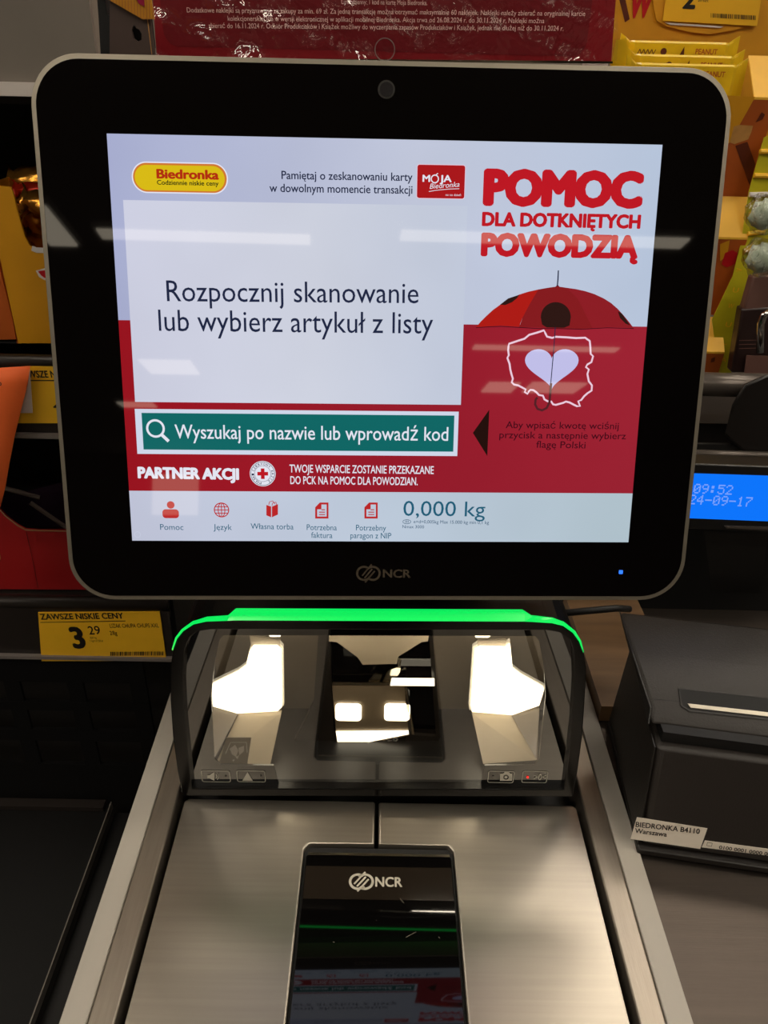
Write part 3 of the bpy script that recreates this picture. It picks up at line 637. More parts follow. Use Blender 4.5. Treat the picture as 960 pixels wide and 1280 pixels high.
MB().tube([(-.85, YR + .004, zr(.551)), (-.166, YR + .004, zr(.551))], .006, 12).build('front_bar', M['rail'], rk, smooth=True)
MB().box(-.85, -.166, .68, .69, -.9, .47).build('rack_back', M['dark'], rk)
for x in (-.158, -.30):
    pass
MB().box(-.1725, -.1685, YR + .012, .68, .006, .452).build('side_panel', M['dark'], rk)
# perforated lower front: frame plus strips, real openings
gx0, gx1 = -.85, -.199
rows = [(zr(-.125), zr(-.058)), (zr(-.030), zr(-.018)), (zr(.005), zr(.014)), (zr(.036), zr(.0605))]
for z0, z1 in rows: MB().box(gx0, gx1, YR + .002, YR + .006, z0, z1).build('grille_bar', M['black'], rk)
x = gx1
while x > -.6:
    MB().box(x - .014, x, YR + .0025, YR + .0055, zr(-.058), zr(.036)).build('grille_post', M['black'], rk); x -= .055
lowshelf = single(MB().box(-.85, -.2505, -.12, YR - .002, -.153, -.145), 'lower_shelf', M['black'], (-.4, .2, -.153), 'flat black shelf board low beside the left grey edge strip', 'shelf')
sk = MB().box(-.250, -.249, -.12, YR - .002, -.151, -.1425); single(sk, 'shelf_edge_trim', M['grey'], (-.2495, .2, -.151), 'thin grey trim along the right edge of the low black shelf', 'trim')
single(MB().box(-.248, -.178, -.12, YR - .002, -.20, -.158), 'gap_cover', M['rubber'], (-.21, .2, -.20), 'black cover in the gap between low shelf and counter', 'cover')
tr = MB(); tr.box(-.85, -.254, YR - .012, YR - .0025, -.1445, -.139); single(tr, 'shelf_back_lip', M['rail'], (-.4, YR - .007, -.1445), 'thin dark lip where the low black shelf meets the grille', 'trim')
for px_ in ((67, 988), (12, 1000), (70, 999)): pass
single(MB().hull([onZ(u, v, z) for u, v, z in ((64, 989, -.1385), (67, 983, -.1385), (70, 986, -.1385), (66, 991, -.1385), (67, 985, -.135), (65, 988, -.135))]), 'paper_crumb', M['white'], onZ(67, 987, -.1385), 'tiny white crumb lying at the back of the low black shelf', 'crumb')

# price labels
LR = F((0, YR - .0005, 0), (1, 0, 0), (0, 0, 1))
def flat_label(px, name, label, m='ylabel', cat='price label'):
    P = pxs(LR, px); o = MB().prism(LR, P, -.0012, 0); xs = [p[0] for p in P]; zs = [p[1] for p in P]
    t = thing(name, label, cat, (sum(xs) / len(xs), YR, min(zs))); o.build('label_card', M[m], t); return t
t = flat_label([(47.5, 766), (199.5, 765), (208, 826), (52, 826.5)], 'price_label', 'yellow shelf price label reading 3 29 below the red carton')
mb = MB(); px_text(mb, LR, 'ZAWSZE NISKIE CENY', (51.5, 774.5), (155, 773), 7.5, .0003, .03); mb.stroke(LR, pxs(LR, [(50.5, 777.8), (157, 776)]), .0007, .0003)
px_text(mb, LR, '3', (92.5, 811), (109.5, 810.5), 28, .0003, .045); px_text(mb, LR, '29', (112, 793), (126.5, 792.5), 10.5, .0003, .01)
px_text(mb, LR, 'LIZAK CHUPA CHUPS XXL', (138, 784.5), (199, 784), 5, .0003); px_text(mb, LR, '28g', (138, 793.5), (147, 793.3), 5, .0003)
px_text(mb, LR, '0,03 kg', (113, 798), (121, 798), 2.4, .0003); px_text(mb, LR, '1 kg=117,50 zł', (113, 802), (129, 802), 2.4, .0003)
barcode(mb, LR, (138, 819.5), (204, 819), 5, .0003, 34); mb.build('print', M['ink'], t)
t = flat_label([(33, 458), (150, 459), (152, 529), (8, 529)], 'price_label', 'yellow shelf price label half hidden behind the orange leaflet')
mb = MB(); px_text(mb, LR, 'ZAWSZE NISKIE CENY', (24, 472), (118, 472), 9, .0003, .03); mb.stroke(LR, pxs(LR, [(20, 475.5), (120, 475.5)]), .0008, .0003); px_text(mb, LR, '4', (68, 514), (84, 514), 14, .0003, .03); mb.build('print', M['ink'], t)
LR2 = LR.off(.002)
single(MB().prism(LR2, pxs(LR2, [(-10, 470), (37.5, 462), (41, 516), (-10, 516)]), 0, .0003), 'paper_tag', M['white'], LR2.p(*LR2.at(15, 516)), 'white paper tag between orange leaflet and yellow price label', 'tag')
# orange leaflet, curved
mb = MB(); L1 = [(-60, 456, 37.8, 457.5), (-60, 480, 34.5, 480), (-60, 510, 27, 510), (-60, 545, 18.5, 545), (-60, 580, 12, 578), (-60, 610, 6.5, 610), (-60, 640, -1, 640), (-60, 660, -10, 660)]
v = []
for i, (u0, v0, u1, v1) in enumerate(L1):
    yy = YR - .006 - .012 * math.sin(i / 7 * 1.8); A, B = onY(u0, v0, yy), onY(u1, v1, yy)
    for t_ in (0, .5, 1): v.append(A.lerp(B, t_) + Vector((0, -.006 * math.sin(t_ * 3.14), 0)))
mb.add(v, [(i * 3 + j, i * 3 + 3 + j, i * 3 + 4 + j, i * 3 + 1 + j) for i in range(7) for j in range(2)])
ol = single(mb, 'leaflet', M['orange'], (-.26, YR - .012, .2), 'bright orange curved leaflet hanging at the left edge of the photo', 'leaflet', smooth=True)
sd = ol.modifiers.new('thick', 'SOLIDIFY'); sd.thickness = .0004
mb = MB(); fo = F((0, YR - .0135, 0), (1, 0, 0), (0, 0, 1)); px_text(mb, fo, 'o', (-2.5, 482), (2.5, 482), 7, 0); 
o = mb.build('print', M['ink'], ol)

# cartons on the left: yellow display box, red box, brown box
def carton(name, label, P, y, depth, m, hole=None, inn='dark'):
    fr = F((0, y, 0), (1, 0, 0), (0, 0, 1)); P = pxs(fr, P); xs = [p[0] for p in P]; zs = [p[1] for p in P]; z_lo = min(zs)
    print('CARTON', name, round(z_lo, 4)); t = thing(name, label, 'carton', ((min(xs) + max(xs)) / 2, y + depth / 2, min(zs)))
    MB().prism(fr, P, -.0016, 0).build('front_panel', M[m], t)
    z0 = min(zs); z1 = max(zs); x0, x1 = min(xs), max(xs)
    MB().box(x0, x0 + .0015, y + .0018, y + depth, z0, z1).build('side_panel', M[m], t)
    MB().box(x1 - .0015, x1, y + .0018, y + depth, z0, z1).build('side_panel', M[m], t)
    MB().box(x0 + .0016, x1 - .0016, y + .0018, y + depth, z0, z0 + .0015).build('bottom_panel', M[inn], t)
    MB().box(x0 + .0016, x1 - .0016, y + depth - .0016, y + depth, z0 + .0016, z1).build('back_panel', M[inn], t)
    return t, fr
yb, fr = carton('candy_carton', 'yellow display carton with cut-out front holding gold wrapped sweets',
    [(23, 429), (0, 322), (-14, 250), (-14, 231), (13, 234), (16, 240), (22, 265), (31, 296), (37, 307), (44, 311), (120, 314), (130, 429)], .549, .11, 'ycard')
MB().stroke(fr, pxs(fr, [(40, 310), (46, 312.5), (60, 313)]), .0035, .0004).build('torn_edge', M['white'], yb)
lg = MB().prism(fr, pxs(fr, [(45, 338), (60, 334), (110, 334), (110, 352), (56, 350), (49, 346)]), .0004).build('printed_badge', M['white'], yb); MB().prism(fr, pxs(fr, [(48, 339), (60, 337), (108, 337), (108, 348), (56, 347), (52, 344)]), .0007).build('badge_fill', M['redink'], lg)
ob, fr = carton('candy_carton', 'orange-brown carton at the left edge beside the yellow carton', [(-90, 428), (-90, 250), (-30, 250), (-16, 262), (2, 345), (16, 400), (20, 424)], .554, .11, 'ocard')
def wrapped(a, b, w0, m, name, label, y, group, capm=None):
    "a twisted foil wrapped sweet from pixel a to pixel b at depth y"
    A, B = onY(*a, y), onY(*b, y); d = (B - A); L_ = d.length; d.normalize(); up_ = Vector((0, .5, .85)); sd_ = d.cross(up_).normalized(); up_ = sd_.cross(d)
    n = 14; prof = [(0, 1.25), (.07, 1.05), (.13, .55), (.19, .8), (.28, 1), (.5, 1.05), (.72, 1), (.81, .8), (.87, .55), (.93, 1.05), (1, 1.25)]
    mb = MB(); v = []; f = []
    for i, (t_, r_) in enumerate(prof):
        flat = .25 if t_ < .1 or t_ > .9 else .62
        for k_ in range(n):
            an = 6.283 * k_ / n; wob = 1 + .14 * math.sin(an * 5 + i)
            v.append(A + d * (t_ * L_ + .002 * math.sin(an * 3)) + sd_ * math.cos(an) * w0 * r_ * wob * flat + up_ * math.sin(an) * w0 * r_ * wob)
    for i in range(len(prof) - 1):
        for k_ in range(n): f.append((i * n + k_, i * n + (k_ + 1) % n, (i + 1) * n + (k_ + 1) % n, (i + 1) * n + k_))
    f += [tuple(range(n))[::-1], tuple((len(prof) - 1) * n + k_ for k_ in range(n))]
    mb.add(v, f)
    return single(mb, name, M[m], (A + B) / 2 - Vector((0, 0, w0)), label, 'sweet', group, smooth=True)
G_ = 'wrapped sweets in the yellow carton'
wrapped((10, 224), (75, 222), .0085, 'gold', 'wrapped_sweet', 'gold foil sweet lying on top, its twisted end over the carton edge', .586, G_)
wrapped((16, 236), (80, 238), .005, 'redfoil', 'wrapped_sweet', 'red foil sweet under the topmost gold one', .578, G_)
wrapped((26, 248), (86, 262), .0085, 'gold', 'wrapped_sweet', 'gold foil sweet just below the red foil one', .571, G_)
wrapped((30, 268), (84, 290), .010, 'gold', 'wrapped_sweet', 'dull gold foil sweet in the notch of the carton', .590, G_)
wrapped((34, 296), (90, 298), .010, 'gold', 'wrapped_sweet', 'lowest gold foil sweet showing at the bottom of the notch', .597, G_)
rb, fr = carton('candy_carton', 'red carton with a torn scooped front edge on the shelf above the 3 29 label', [(-90, 736), (-90, 600), (-20, 600), (0, 636), (8, 645), (22, 656), (32, 661.5), (50, 662.5), (110, 663), (110, 737)], .557, .115, 'rcard')
MB().stroke(fr, pxs(fr, [(0, 637), (8, 645.5), (22, 656.5), (32, 662), (50, 663), (84, 663.5)]), .0012, .0004).build('torn_edge', M['card_in'], rb)
mb = MB(); px_text(mb, fr, '0', (-4, 700), (2.5, 700), 12, .0004, .02); mb.build('print', M['wafer'], rb)
mb = MB().stroke(fr, pxs(fr, [(33, 664), (40, 695), (48, 735)]), .0004, .0004); mb.build('crease', M['inkred'], rb)
for i, (a, b) in enumerate((((5, 610), (50, 622)), ((38, 628), (90, 664)))):
    A, B = onY(*a, .60), onY(*b, .60)
    single(MB().tube([A, B], .0021, 8), 'lollipop_stick', M['stick'], (A + B) / 2, ('upper' if i == 0 else 'lower') + ' pale lollipop stick lying in the red carton', 'stick', 'lollipop sticks in the red carton')
bx0 = onY(0, 650, .64); single(MB().hull([onY(u, v, y) for u, v in ((-20, 628), (45, 640), (88, 600), (95, 662), (20, 655)) for y in (.60, .62)]), 'sweet_bag', M['purple'], onY(40, 660, .59), 'dark purple bag of sweets inside the red carton', 'bag')

# top left: brown carton with a punched hole, corrugated card, poster in a clear sleeve
YD = .71
fr = F((0, YD, 0), (1, 0, 0), (0, 0, 1))
dc = thing('display_carton', 'dark brown carton with a punched hole standing left of the red poster', 'carton', fr.p(*fr.at(170, 90)))
hole = [(164.5, 38), (166, 33), (168, 31.5), (170, 35), (174, 37), (177, 42), (177, 50), (172, 52), (167, 48)]
P = pxs(fr, [(137, 0), (137, 88), (196, 88), (188, 24), (178, 22), (130, -6)])
MB().prism(fr, P, -.003, 0, holes=[pxs(fr, hole)]).build('front_panel', M['dkcard'], dc)
MB().prism(fr, pxs(fr, [(118, -30), (126, -30), (133, 18), (142, 22), (148, 62), (152, 90), (126, 90), (122, 20)]), -.06, -.002).build('side_panel', M['dark'], dc)
MB().prism(fr, pxs(fr, [(150, 15), (185, 20), (190, 60), (150, 60)]), -.012, -.010).build('back_panel', M['dark'], dc)
MB().stroke(fr, pxs(fr, [(184.5, 24), (190, 68)]), .0006, .0004).build('fold_line', M['wafer'], dc)
fo2 = fr.off(.004)
cc_ = MB()
A0, A1 = pxs(fo2, [(128, -8), (192, 24)])
cp = thing('corrugated_card', 'ochre corrugated card strip above the dark brown carton', 'card', fo2.p(*fo2.at(165, 10)))
P = pxs(fo2, [(124, -12), (138, 1), (178, 24), (193, 24), (187, -12)])
MB().prism(fo2, P, -.002, 0).build('sheet', M['ochre'], cp)
mb = MB()
for i in range(17):
    u = 128 + i * 3.8; v1 = min(23, max(-4, (u - 136) * .56 + 0)); a, b = fo2.at(u, -12), fo2.at(u + .6, v1); mb.stroke(fo2, [a, b], .0007, .0006)
mb.build('flutes', M['ycard'], cp)['kind'] = 'stuff'
MB().prism(fo2, pxs(fo2, [(166, -10), (180, -10), (181, 8), (174, 5)]), .0004, .001).build('printed_patch', M['magenta'], cp)

YP = .80; fp = F((0, YP, 0), (1, .0, 0), (0, 0, 1))
po = thing('poster', 'red promotion poster in a clear sleeve above the monitor, small white print', 'poster', fp.p(*fp.at(480, 76)))
MB().prism(fp, pxs(fp, [(186, -70), (775, -70), (764, 77), (196, 72)]), -.001, 0).build('sheet', M['posterdark'], po)
a, b = fp.at(206, 56), fp.at(748, -60); MB().prism(fp, rrect(a[0], a[1] - .001, b[0], b[1], .012), .0001, .0004).build('printed_field', M['poster'], po)
mb = MB()
px_text(mb, fp, 'Limit dzienny: 1 kod na kartę Moja Biedronka.', (427, 5), (534, 6.5), 6, .0007)
px_text(mb, fp, 'Dodatkowe naklejki są przyznawane za zakupy za min. 69 zł. Za jedną transakcję można otrzymać maksymalnie 60 naklejek. Naklejki należy zbierać na oryginalnej karcie', (234, 15.5), (731, 20), 6.2, .0007)
px_text(mb, fp, 'kolekcjonerskiej lub w wersji elektronicznej w aplikacji mobilnej Biedronka. Akcja trwa od 26.08.2024 r. do 30.11.2024 r. Naklejki można', (285, 26), (680, 29), 6.2, .0007)
px_text(mb, fp, 'zbierać do 16.11.2024 r. Odbiór Produkciaków i Książek możliwy do wyczerpania zapasów Produkciaków i Książek, jednak nie dłużej niż do 30.11.2024 r.', (261, 35), (704, 38.5), 6.2, .0007)
mb.build('print', M['ptext'], po)
# the sleeve, in front, with soft folds
mb = MB(); nx, nz = 40, 10; v = []
for j in range(nz + 1):
    for i in range(nx + 1):
        u = 188 + (770 - 188) * i / nx; vv = -68 + (76 + 68) * j / nz; q = fp.at(u, vv)
        v.append(fp.p(q[0], q[1], max(.002, .006 + (.0022 * math.sin(i * 1.3 + j * .9) + .0022 * math.sin(i * .7 - j * 1.7)) * (1.6 if i < 12 else .7))))
mb.add(v, [(j * (nx + 1) + i, (j + 1) * (nx + 1) + i, (j + 1) * (nx + 1) + i + 1, j * (nx + 1) + i + 1) for j in range(nz) for i in range(nx)])
sl = mb.build('clear_sleeve', M['sleeve'], po, smooth=True)
h0 = fp.at(481, 62); MB().tube([fp.p(*q, .007) for q in circ(h0[0], h0[1], .0085, 24)], .0004, 6, True).build('punch_hole', M['railclear'], sl)
MB().stroke(fp, pxs(fp, [(188, 73), (765, 78)]), .0018, .0025).build('seam', M['edge'], sl)
# small price cards just above the monitor edge
for i, (u0, u1, m) in enumerate(((230, 262, 'white'), (340, 420, 'card_in'), (545, 566, 'orange'), (728, 760, 'white'))):
    f3 = F((0, .84, 0), (1, 0, 0), (0, 0, 1)); q = pxs(f3, [(u0, 73), (u1, 74), (u1, 100), (u0, 100)])
    single(MB().prism(f3, q, -.002, 0), 'card_slip', M[m], f3.p(*f3.at(u0, 100)), ['white', 'tan', 'orange', 'right white'][i] + ' card slip peeping out under the red poster', 'card')

# ------------------------------------------------------------------ right display with cartons and bars
XR = .35; YW = .90
fw = F((0, YW, 0), (1, 0, 0), (0, 0, 1))
bk = thing('bar_display', 'yellow snack display stand with stepped carton trays behind the monitor on the right', 'display', (.36, .88, -.92))
MB().prism(fw, pxs(fw, [(766, -160), (1120, -160), (1110, 330), (766, 300)]), -.012, 0).build('back_panel', M['ycard'], bk)
MB().box(.2, .56, .84, .913, -.92, .10).build('base', M['dark'], bk)
mb = MB(); px_text(mb, fw, 'W', (783.5, 24), (812, 23), 38, .0008, .05, .1); mb.build('printed_letter', M['redink'], bk)
mb = MB().prism(fw, pxs(fw, [(774, 0), (781, -4), (787, 24), (781, 28)]), .0004); mb.build('printed_wafer', M['choc'], bk)
# curved flap that carries the label
mb = MB().prism(fw, pxs(fw, [(813, -30), (816, 8), (820, 26), (832, 33), (860, 40), (885, 43), (915, 38), (945, 30), (955, 10), (962, -30)]), .0006, .0026); mb.build('card_flap', M['ycard'], bk)
tr_px = [(960, 118), (959, 160), (935, 245)]
def hullX(pts, w_, m, nm, lab=None):
    P = [onX(u, v, XR) for u, v in pts]; return MB().hull([Vector((x, p.y, p.z)) for p in P for x in (XR - w_, XR)]).build(nm, M[m], bk, label=lab)
def step(front_top, front_bot, back_top, w_, wt=None):
    T, B, K = onX(*front_top, XR), onX(*front_bot, XR), onX(*back_top, XR)
    x0 = XR - (wt or w_)
    tp = MB().add([(x0, T.y, T.z), (XR, T.y, T.z), (XR, K.y - .0005, K.z), (x0, K.y - .0005, K.z), (x0, T.y, T.z - .002), (XR, T.y, T.z - .002), (XR, K.y - .0005, K.z - .002), (x0, K.y - .0005, K.z - .002)], [(0, 1, 2, 3), (7, 6, 5, 4), (0, 4, 5, 1), (1, 5, 6, 2), (2, 6, 7, 3), (3, 7, 4, 0)]); tp.build('tray_top', M['ycard2'], bk)
    x0 = XR - w_
    f_ = F((x0, T.y, T.z), (1, 0, 0), (0, T.y - B.y, T.z - B.z)); h = (T - B).length
    fp_ = MB().prism(f_, [(0, -h), (w_, -h), (w_, -.001), (0, -.001)], -.002, 0).build('tray_front', M['ocard'], bk)
    return f_, fp_, w_, h
f1, o1, _, _ = step((972, 122), (935, 246), (964, 70), .18, .021)
f2, o2, _, _ = step((935, 297), (901, 394), (935, 246), .10)
f3, o3, _, _ = step((906, 440), (898, 466), (901, 396), .09)
# printed pictures on the tray fronts
MB().prism(f1, pxs(f1, [(912, 178), (917, 158), (924, 156), (941, 157), (939, 165), (935, 174), (918, 180)]), .0005).build('printed_wafer', M['wafer'], o1)
MB().prism(f1, pxs(f1, [(919, 182), (934, 177), (944, 205), (937, 232)]), .0005).build('printed_bar', M['choc'], o1)
MB().prism(f1, pxs(f1, [(944, 153), (952, 140), (956, 143), (953, 149)]), .0005).build('printed_nut', M['choc'], o1)
MB().prism(f1, pxs(f1, [(880, 118), (944, 121), (912, 178), (880, 200)]), .0003).build('printed_field', M['ycard'], o1)
MB().prism(f2, pxs(f2, [(900, 305), (912, 300), (909, 320), (900, 326)]), .0004).build('printed_field', M['ycard'], o2)
MB().prism(f2, pxs(f2, [(902, 330), (906, 316), (916, 312), (924, 318), (920, 329), (908, 334)]), .0005).build('printed_letter', M['redink'], o2)
MB().prism(f3, pxs(f3, [(889, 448), (894, 446), (893, 452), (888, 453)]), .0004).build('printed_nut', M['choc'], o3)
# price label with a big 2
fl = fw.off(.004)
t = thing('price_label', 'yellow price label with a large 2 on the display behind the monitor', 'price label', fl.p(*fl.at(888, 32)))
MB().prism(fl, pxs(fl, [(838, -40), (828, 26), (946, 32.5), (957, -40)]), 0, .0006).build('label_card', M['ylabel'], t)
mb = MB(); px_text(mb, fl, '2', (852, 11.5), (868, 12), 28, .0009, .04); px_text(mb, fl, 'zł/szt', (872, 2), (885, 2.5), 4, .0009); barcode(mb, fl, (888, 22), (944, 25), 5.5, .0009, 28); mb.build('print', M['ink'], t)
MB().prism(fl, pxs(fl, [(831, 28), (905, 33), (900, 35), (838, 31)]), -.0006, -.0001).build('backing_strip', M['white'], t)
# chocolate bars standing in the tray
def snack_bar(y, vt, ul, ur, lab):
    T0, T1 = onY(ul, vt, y), onY(ur, vt + 3.5, y); z = (T0.z + T1.z) / 2; hgt = .034; th = .0105; L_ = T1.x - T0.x
    t = thing('snack_bar', lab, 'bar', ((T0.x + T1.x) / 2, y + th / 2, z - hgt), 'yellow peanut bars in the top tray')
    secs = [(-.009, .0008, 1.16, .003), (-.0045, .0006, 1.12, .001), (0, .0018, .98, 0), (.004, th / 2, 1, 0), (L_ - .004, th / 2, 1, 0), (L_, .0018, .98, 0), (L_ + .0045, .0006, 1.12, .001), (L_ + .009, .0008, 1.16, .003)]
    v = []; f = []; n = 10
    for i, (xx, hy, hs, lift) in enumerate(secs):
        for a, b in ((-1, -.9), (-.75, -1), (.75, -1), (1, -.9), (1, .0), (1, .9), (.75, 1), (-.75, 1), (-1, .9), (-1, 0)):
            v.append((T0.x + xx, y + th / 2 + a * hy * 1.0, z - hgt / 2 + b * hgt / 2 * hs + lift))
    for i in range(len(secs) - 1):
        for k_ in range(n): f.append((i * n + k_, i * n + (k_ + 1) % n, (i + 1) * n + (k_ + 1) % n, (i + 1) * n + k_))
    f += [tuple(range(n)), tuple((len(secs) - 1) * n + k_ for k_ in range(n))[::-1]]
    b = MB().add(v, f).build('wrapper', M['ywrap'], t, smooth=False)
    fb = F((0, y - .0004, 0), (1, 0, 0), (0, 0, 1)); mb = MB()
    add_text(mb, fb, 'PEANUT', (T0.x + L_ * .66, z - .010), (T0.x + L_ * .88, z - .010), .0045, 0, .02); mb.build('print', M['ocard'], b)
    mb = MB(); 
    for k_ in range(9): mb.stroke(fb, [(T0.x + L_ * (.08 + .02 * k_), z - .011 + .004 * (k_ % 2)), (T0.x + L_ * (.10 + .02 * k_), z - .011 + .004 * ((k_ + 1) % 2))], .0007, .0001)
    mb.prism(fb, [(T0.x + L_ * .50, z - .012), (T0.x + L_ * .55, z - .011), (T0.x + L_ * .54, z - .004)], .0001); mb.prism(fb, circ(T0.x + L_ * .34, z - .0085, .003, 10), .0001)
    mb.build('print', M['choc'], b)
snack_bar(.868, 50, 789, 914, 'yellow peanut bar standing at the back of the three')
snack_bar(.850, 67, 796, 920, 'yellow peanut bar standing in the middle of the three')
snack_bar(.832, 78, 797, 924, 'yellow peanut bar standing in front, nearest the monitor')
single(MB().hull([onY(u, v, y) for u, v in ((770, 50), (783, 48), (786, 84), (764, 84)) for y in (.845, .88)]), 'snack_wrapper', M['ywrap'], onY(776, 84, .86), 'crumpled yellow wrapper end left of the three peanut bars', 'wrapper')
# yellow-green hanging strip with letters and ribs
ys = .80
fs = F((0, ys, 0), (1, 0, 0), (0, 0, 1))
hs = thing('hanging_strip', 'yellow-green ribbed product strip hanging right of the stepped trays', 'strip', fs.p(*fs.at(905, 466)))
MB().prism(fs, pxs(fs, [(985, 160), (955, 172), (936, 240), (927, 300), (916, 345), (890, 400), (899, 466), (914, 466), (926, 400), (937, 345), (985, 300)]), -.001, 0).build('strip', M['ygreen'], hs)
for a, b in (((949, 189), (975, 190)), ((942, 219), (975, 220)), ((936, 243), (972, 242)), ((935, 268), (966, 266)), ((934, 292), (955, 289)), ((930, 313), (945, 310))):
    MB().tube([fs.p(*fs.at(*a), .0015), fs.p(*fs.at(*b), .0015)], .0022, 8).build('rib', M['ylabel'] if a[1] not in (243,) else M['white'], hs)
mb = MB()
for s_, u, v_ in (('>', 919, 340), ('U', 915, 365), ('W', 909, 385), ('U', 906, 408), ('L', 901, 430), ('A', 900, 452)): px_text(mb, fs, s_, (u, v_), (u + 7, v_ + .5), 6, .0008)
mb.build('print', M['ylabel'], hs)
# wrapped sweets like small bouquets
def bouquet(u, v, r, lab):
    c = onY(u, v, .74); t = thing('wrapped_lollipop', lab, 'lollipop', c - Vector((0, 0, r)), 'film wrapped sweets by the right edge')
    def blob(rr, sx, sz, seed):
        bm = bmesh.new(); bmesh.ops.create_icosphere(bm, subdivisions=3, radius=rr); rnd = random.Random(seed)
        for q in bm.verts:
            k_ = 1 + .16 * math.sin(q.co.x * 900 * .02 / rr + seed) * math.sin(q.co.z * 21 / rr * .3) + rnd.uniform(-.07, .07); q.co = Vector((q.co.x * sx * k_, q.co.y * k_, q.co.z * sz * k_)) + c
        m_ = MB(); bm.verts.index_update(); m_.add([q.co.copy() for q in bm.verts], [tuple(x.index for x in f.verts) for f in bm.faces]); bm.free(); return m_
    blob(r * .78, 1, 1, 3).build('candy', M['greencandy'], t, smooth=True); blob(r, 1, 1.05, 5).build('film', M['wrapclear'], t)
bouquet(957, 268, .0165, 'upper film wrapped pale sweet beside the yellow-green strip')
bouquet(953, 322, .0165, 'lower film wrapped pale green sweet above the brown pack')
# brown packs, hook, label
fq = F((0, .765, 0), (1, 0, 0), (0, 0, 1))
pk = thing('snack_pack', 'dark brown hanging pack with mauve top under the film wrapped sweets', 'pack', fq.p(*fq.at(950, 466)))
MB().prism(fq, pxs(fq, [(941, 346), (1010, 340), (1010, 384), (929, 388)]), -.012, 0).build('pack_top', M['mauve'], pk, bevel=.002)
MB().prism(fq, pxs(fq, [(927, 386), (1010, 380), (1010, 466), (914, 466)]), -.014, .001).build('pack_body', M['brownpack'], pk, bevel=.002)
mb = MB()
for i in range(3): mb.stroke(fq, pxs(fq, [(923, 425 + 5 * i), (947, 424.5 + 5 * i)]), .0008, .0016)
mb.build('print', M['mauve'], pk)
fq2 = fq.off(.004); tg = single(MB().prism(fq2, pxs(fq2, [(933, 444), (1000, 446), (1000, 466), (930, 466)]), 0, .001), 'paper_tag', M['mauve'], fq2.p(*fq2.at(945, 466)), 'small greyish tag at the foot of the dark brown pack', 'tag')
hk = MB().tube([onY(950, 440, .735), onY(951, 405, .735), onY(955, 394, .735), onY(962, 390, .735), onY(985, 390, .735)], .0035, 12); single(hk, 'display_hook', M['chrome'], onY(950, 440, .735), 'bent chrome hook at the right edge in front of the brown pack', 'hook', smooth=True)
# grey tube shelf and dark bag
single(MB().tube([onY(800, 477, .70), onY(1040, 486, .70)], .011, 20), 'grey_tube', M['greytube'], onY(900, 490, .70), 'horizontal grey metal tube below the yellow trays on the right', 'tube', smooth=True)
single(MB().box(.19, .60, .725, .835, .10, .175), 'dark_crate', M['bag'], (.4, .78, .10), 'dark crate behind the blue display', 'crate')
bgP = [onY(u, v, y) for u, v, y in ((915, 505, .66), (930, 480, .66), (955, 468, .66), (1040, 470, .66), (905, 545, .66), (940, 575, .66), (1040, 590, .66), (930, 485, .72), (1040, 475, .72), (920, 560, .72), (1040, 580, .72))]
bgm = MB().hull(bgP); single(bgm, 'folded_bag', M['bag'], onY(940, 575, .67), 'black folded bag with a curved edge below the grey tube', 'bag', bevel=.008, seg=4)
single(MB().box(.17, .60, .665, .669, .13, .18), 'rear_panel', M['dark'], (.4, .667, .13), 'flat dark panel standing behind the blue display', 'panel')
A, B = onY(800, 565, .655), onY(1040, 572, .655)
single(MB().tube([A, B], .004, 8), 'trim_bar', M['greytube'], A, 'thin grey bar just above the blue display', 'bar', smooth=True)

# ------------------------------------------------------------------ customer display
fd = F(onY(870, 645, .50), (1, -.02, 0), (0, .2, 1))
cd = thing('pole_display', 'small customer display with glowing blue two-line screen right of the monitor', 'display', fd.p(*fd.at(930, 700)))
MB().prism(fd, pxs(fd, [(812, 578), (1040, 586), (1040, 668), (806, 660)]), -.03, -.0008).build('housing', M['plastic'], cd, bevel=.002)
sd_ = MB().prism(fd, pxs(fd, [(820, 590.5), (1010, 596.5), (1008, 653.5), (816, 646)]), -.0008, 0).build('screen', M['blue'], cd)
mb = MB()
def dots(mb, s, a, b, hp):
    "5 x 7 dot characters"
    ft_ = {'0': '0E11131519110E', '9': '0E11110F01020C', ':': '000C0C000C0C00', '5': '1F101E0101110E', '2': '0E11010204081F', '4': '02060A121F0202', '-': '0000001F000000', '1': '040C040404040E', '7': '1F010204080808'}
    A, B = Vector(fd.at(*a)), Vector(fd.at(*b)); U = Vector(fd.at(a[0] + 2.6, a[1] - hp)) - A; D = B - A; n = len(s)
    for i, ch in enumerate(s):
        for r in range(7):
            row = int(ft_[ch][r * 2:r * 2 + 2], 16)
            for c in range(5):
                if row >> (4 - c) & 1:
                    p = A + D * ((i + c / 6) / n) + U * ((6 - r) / 7); w1 = D / n / 6.2; h1 = U / 7.3
                    mb.prism(fd, [p[:], (p + w1)[:], (p + w1 + h1)[:], (p + h1)[:]], .0002)
dots(mb, '09:52', (866, 616.5), (916, 618.5), 12); dots(mb, '24-09-17', (860, 630), (940, 633.5), 12)
mb.build('characters', M['bluechar'], sd_)
MB().hull([onY(u, v, y) for u, v in ((880, 664), (960, 668), (890, 740), (950, 742)) for y in (.51, .53)]).build('stem', M['plastic'], cd)
mb = MB(); bar_ = MB().prism(fd, pxs(fd, [(905, 657), (1000, 660), (1000, 663), (908, 660)]), -.0004, .001).build('lower_trim', M['greytube'], cd)

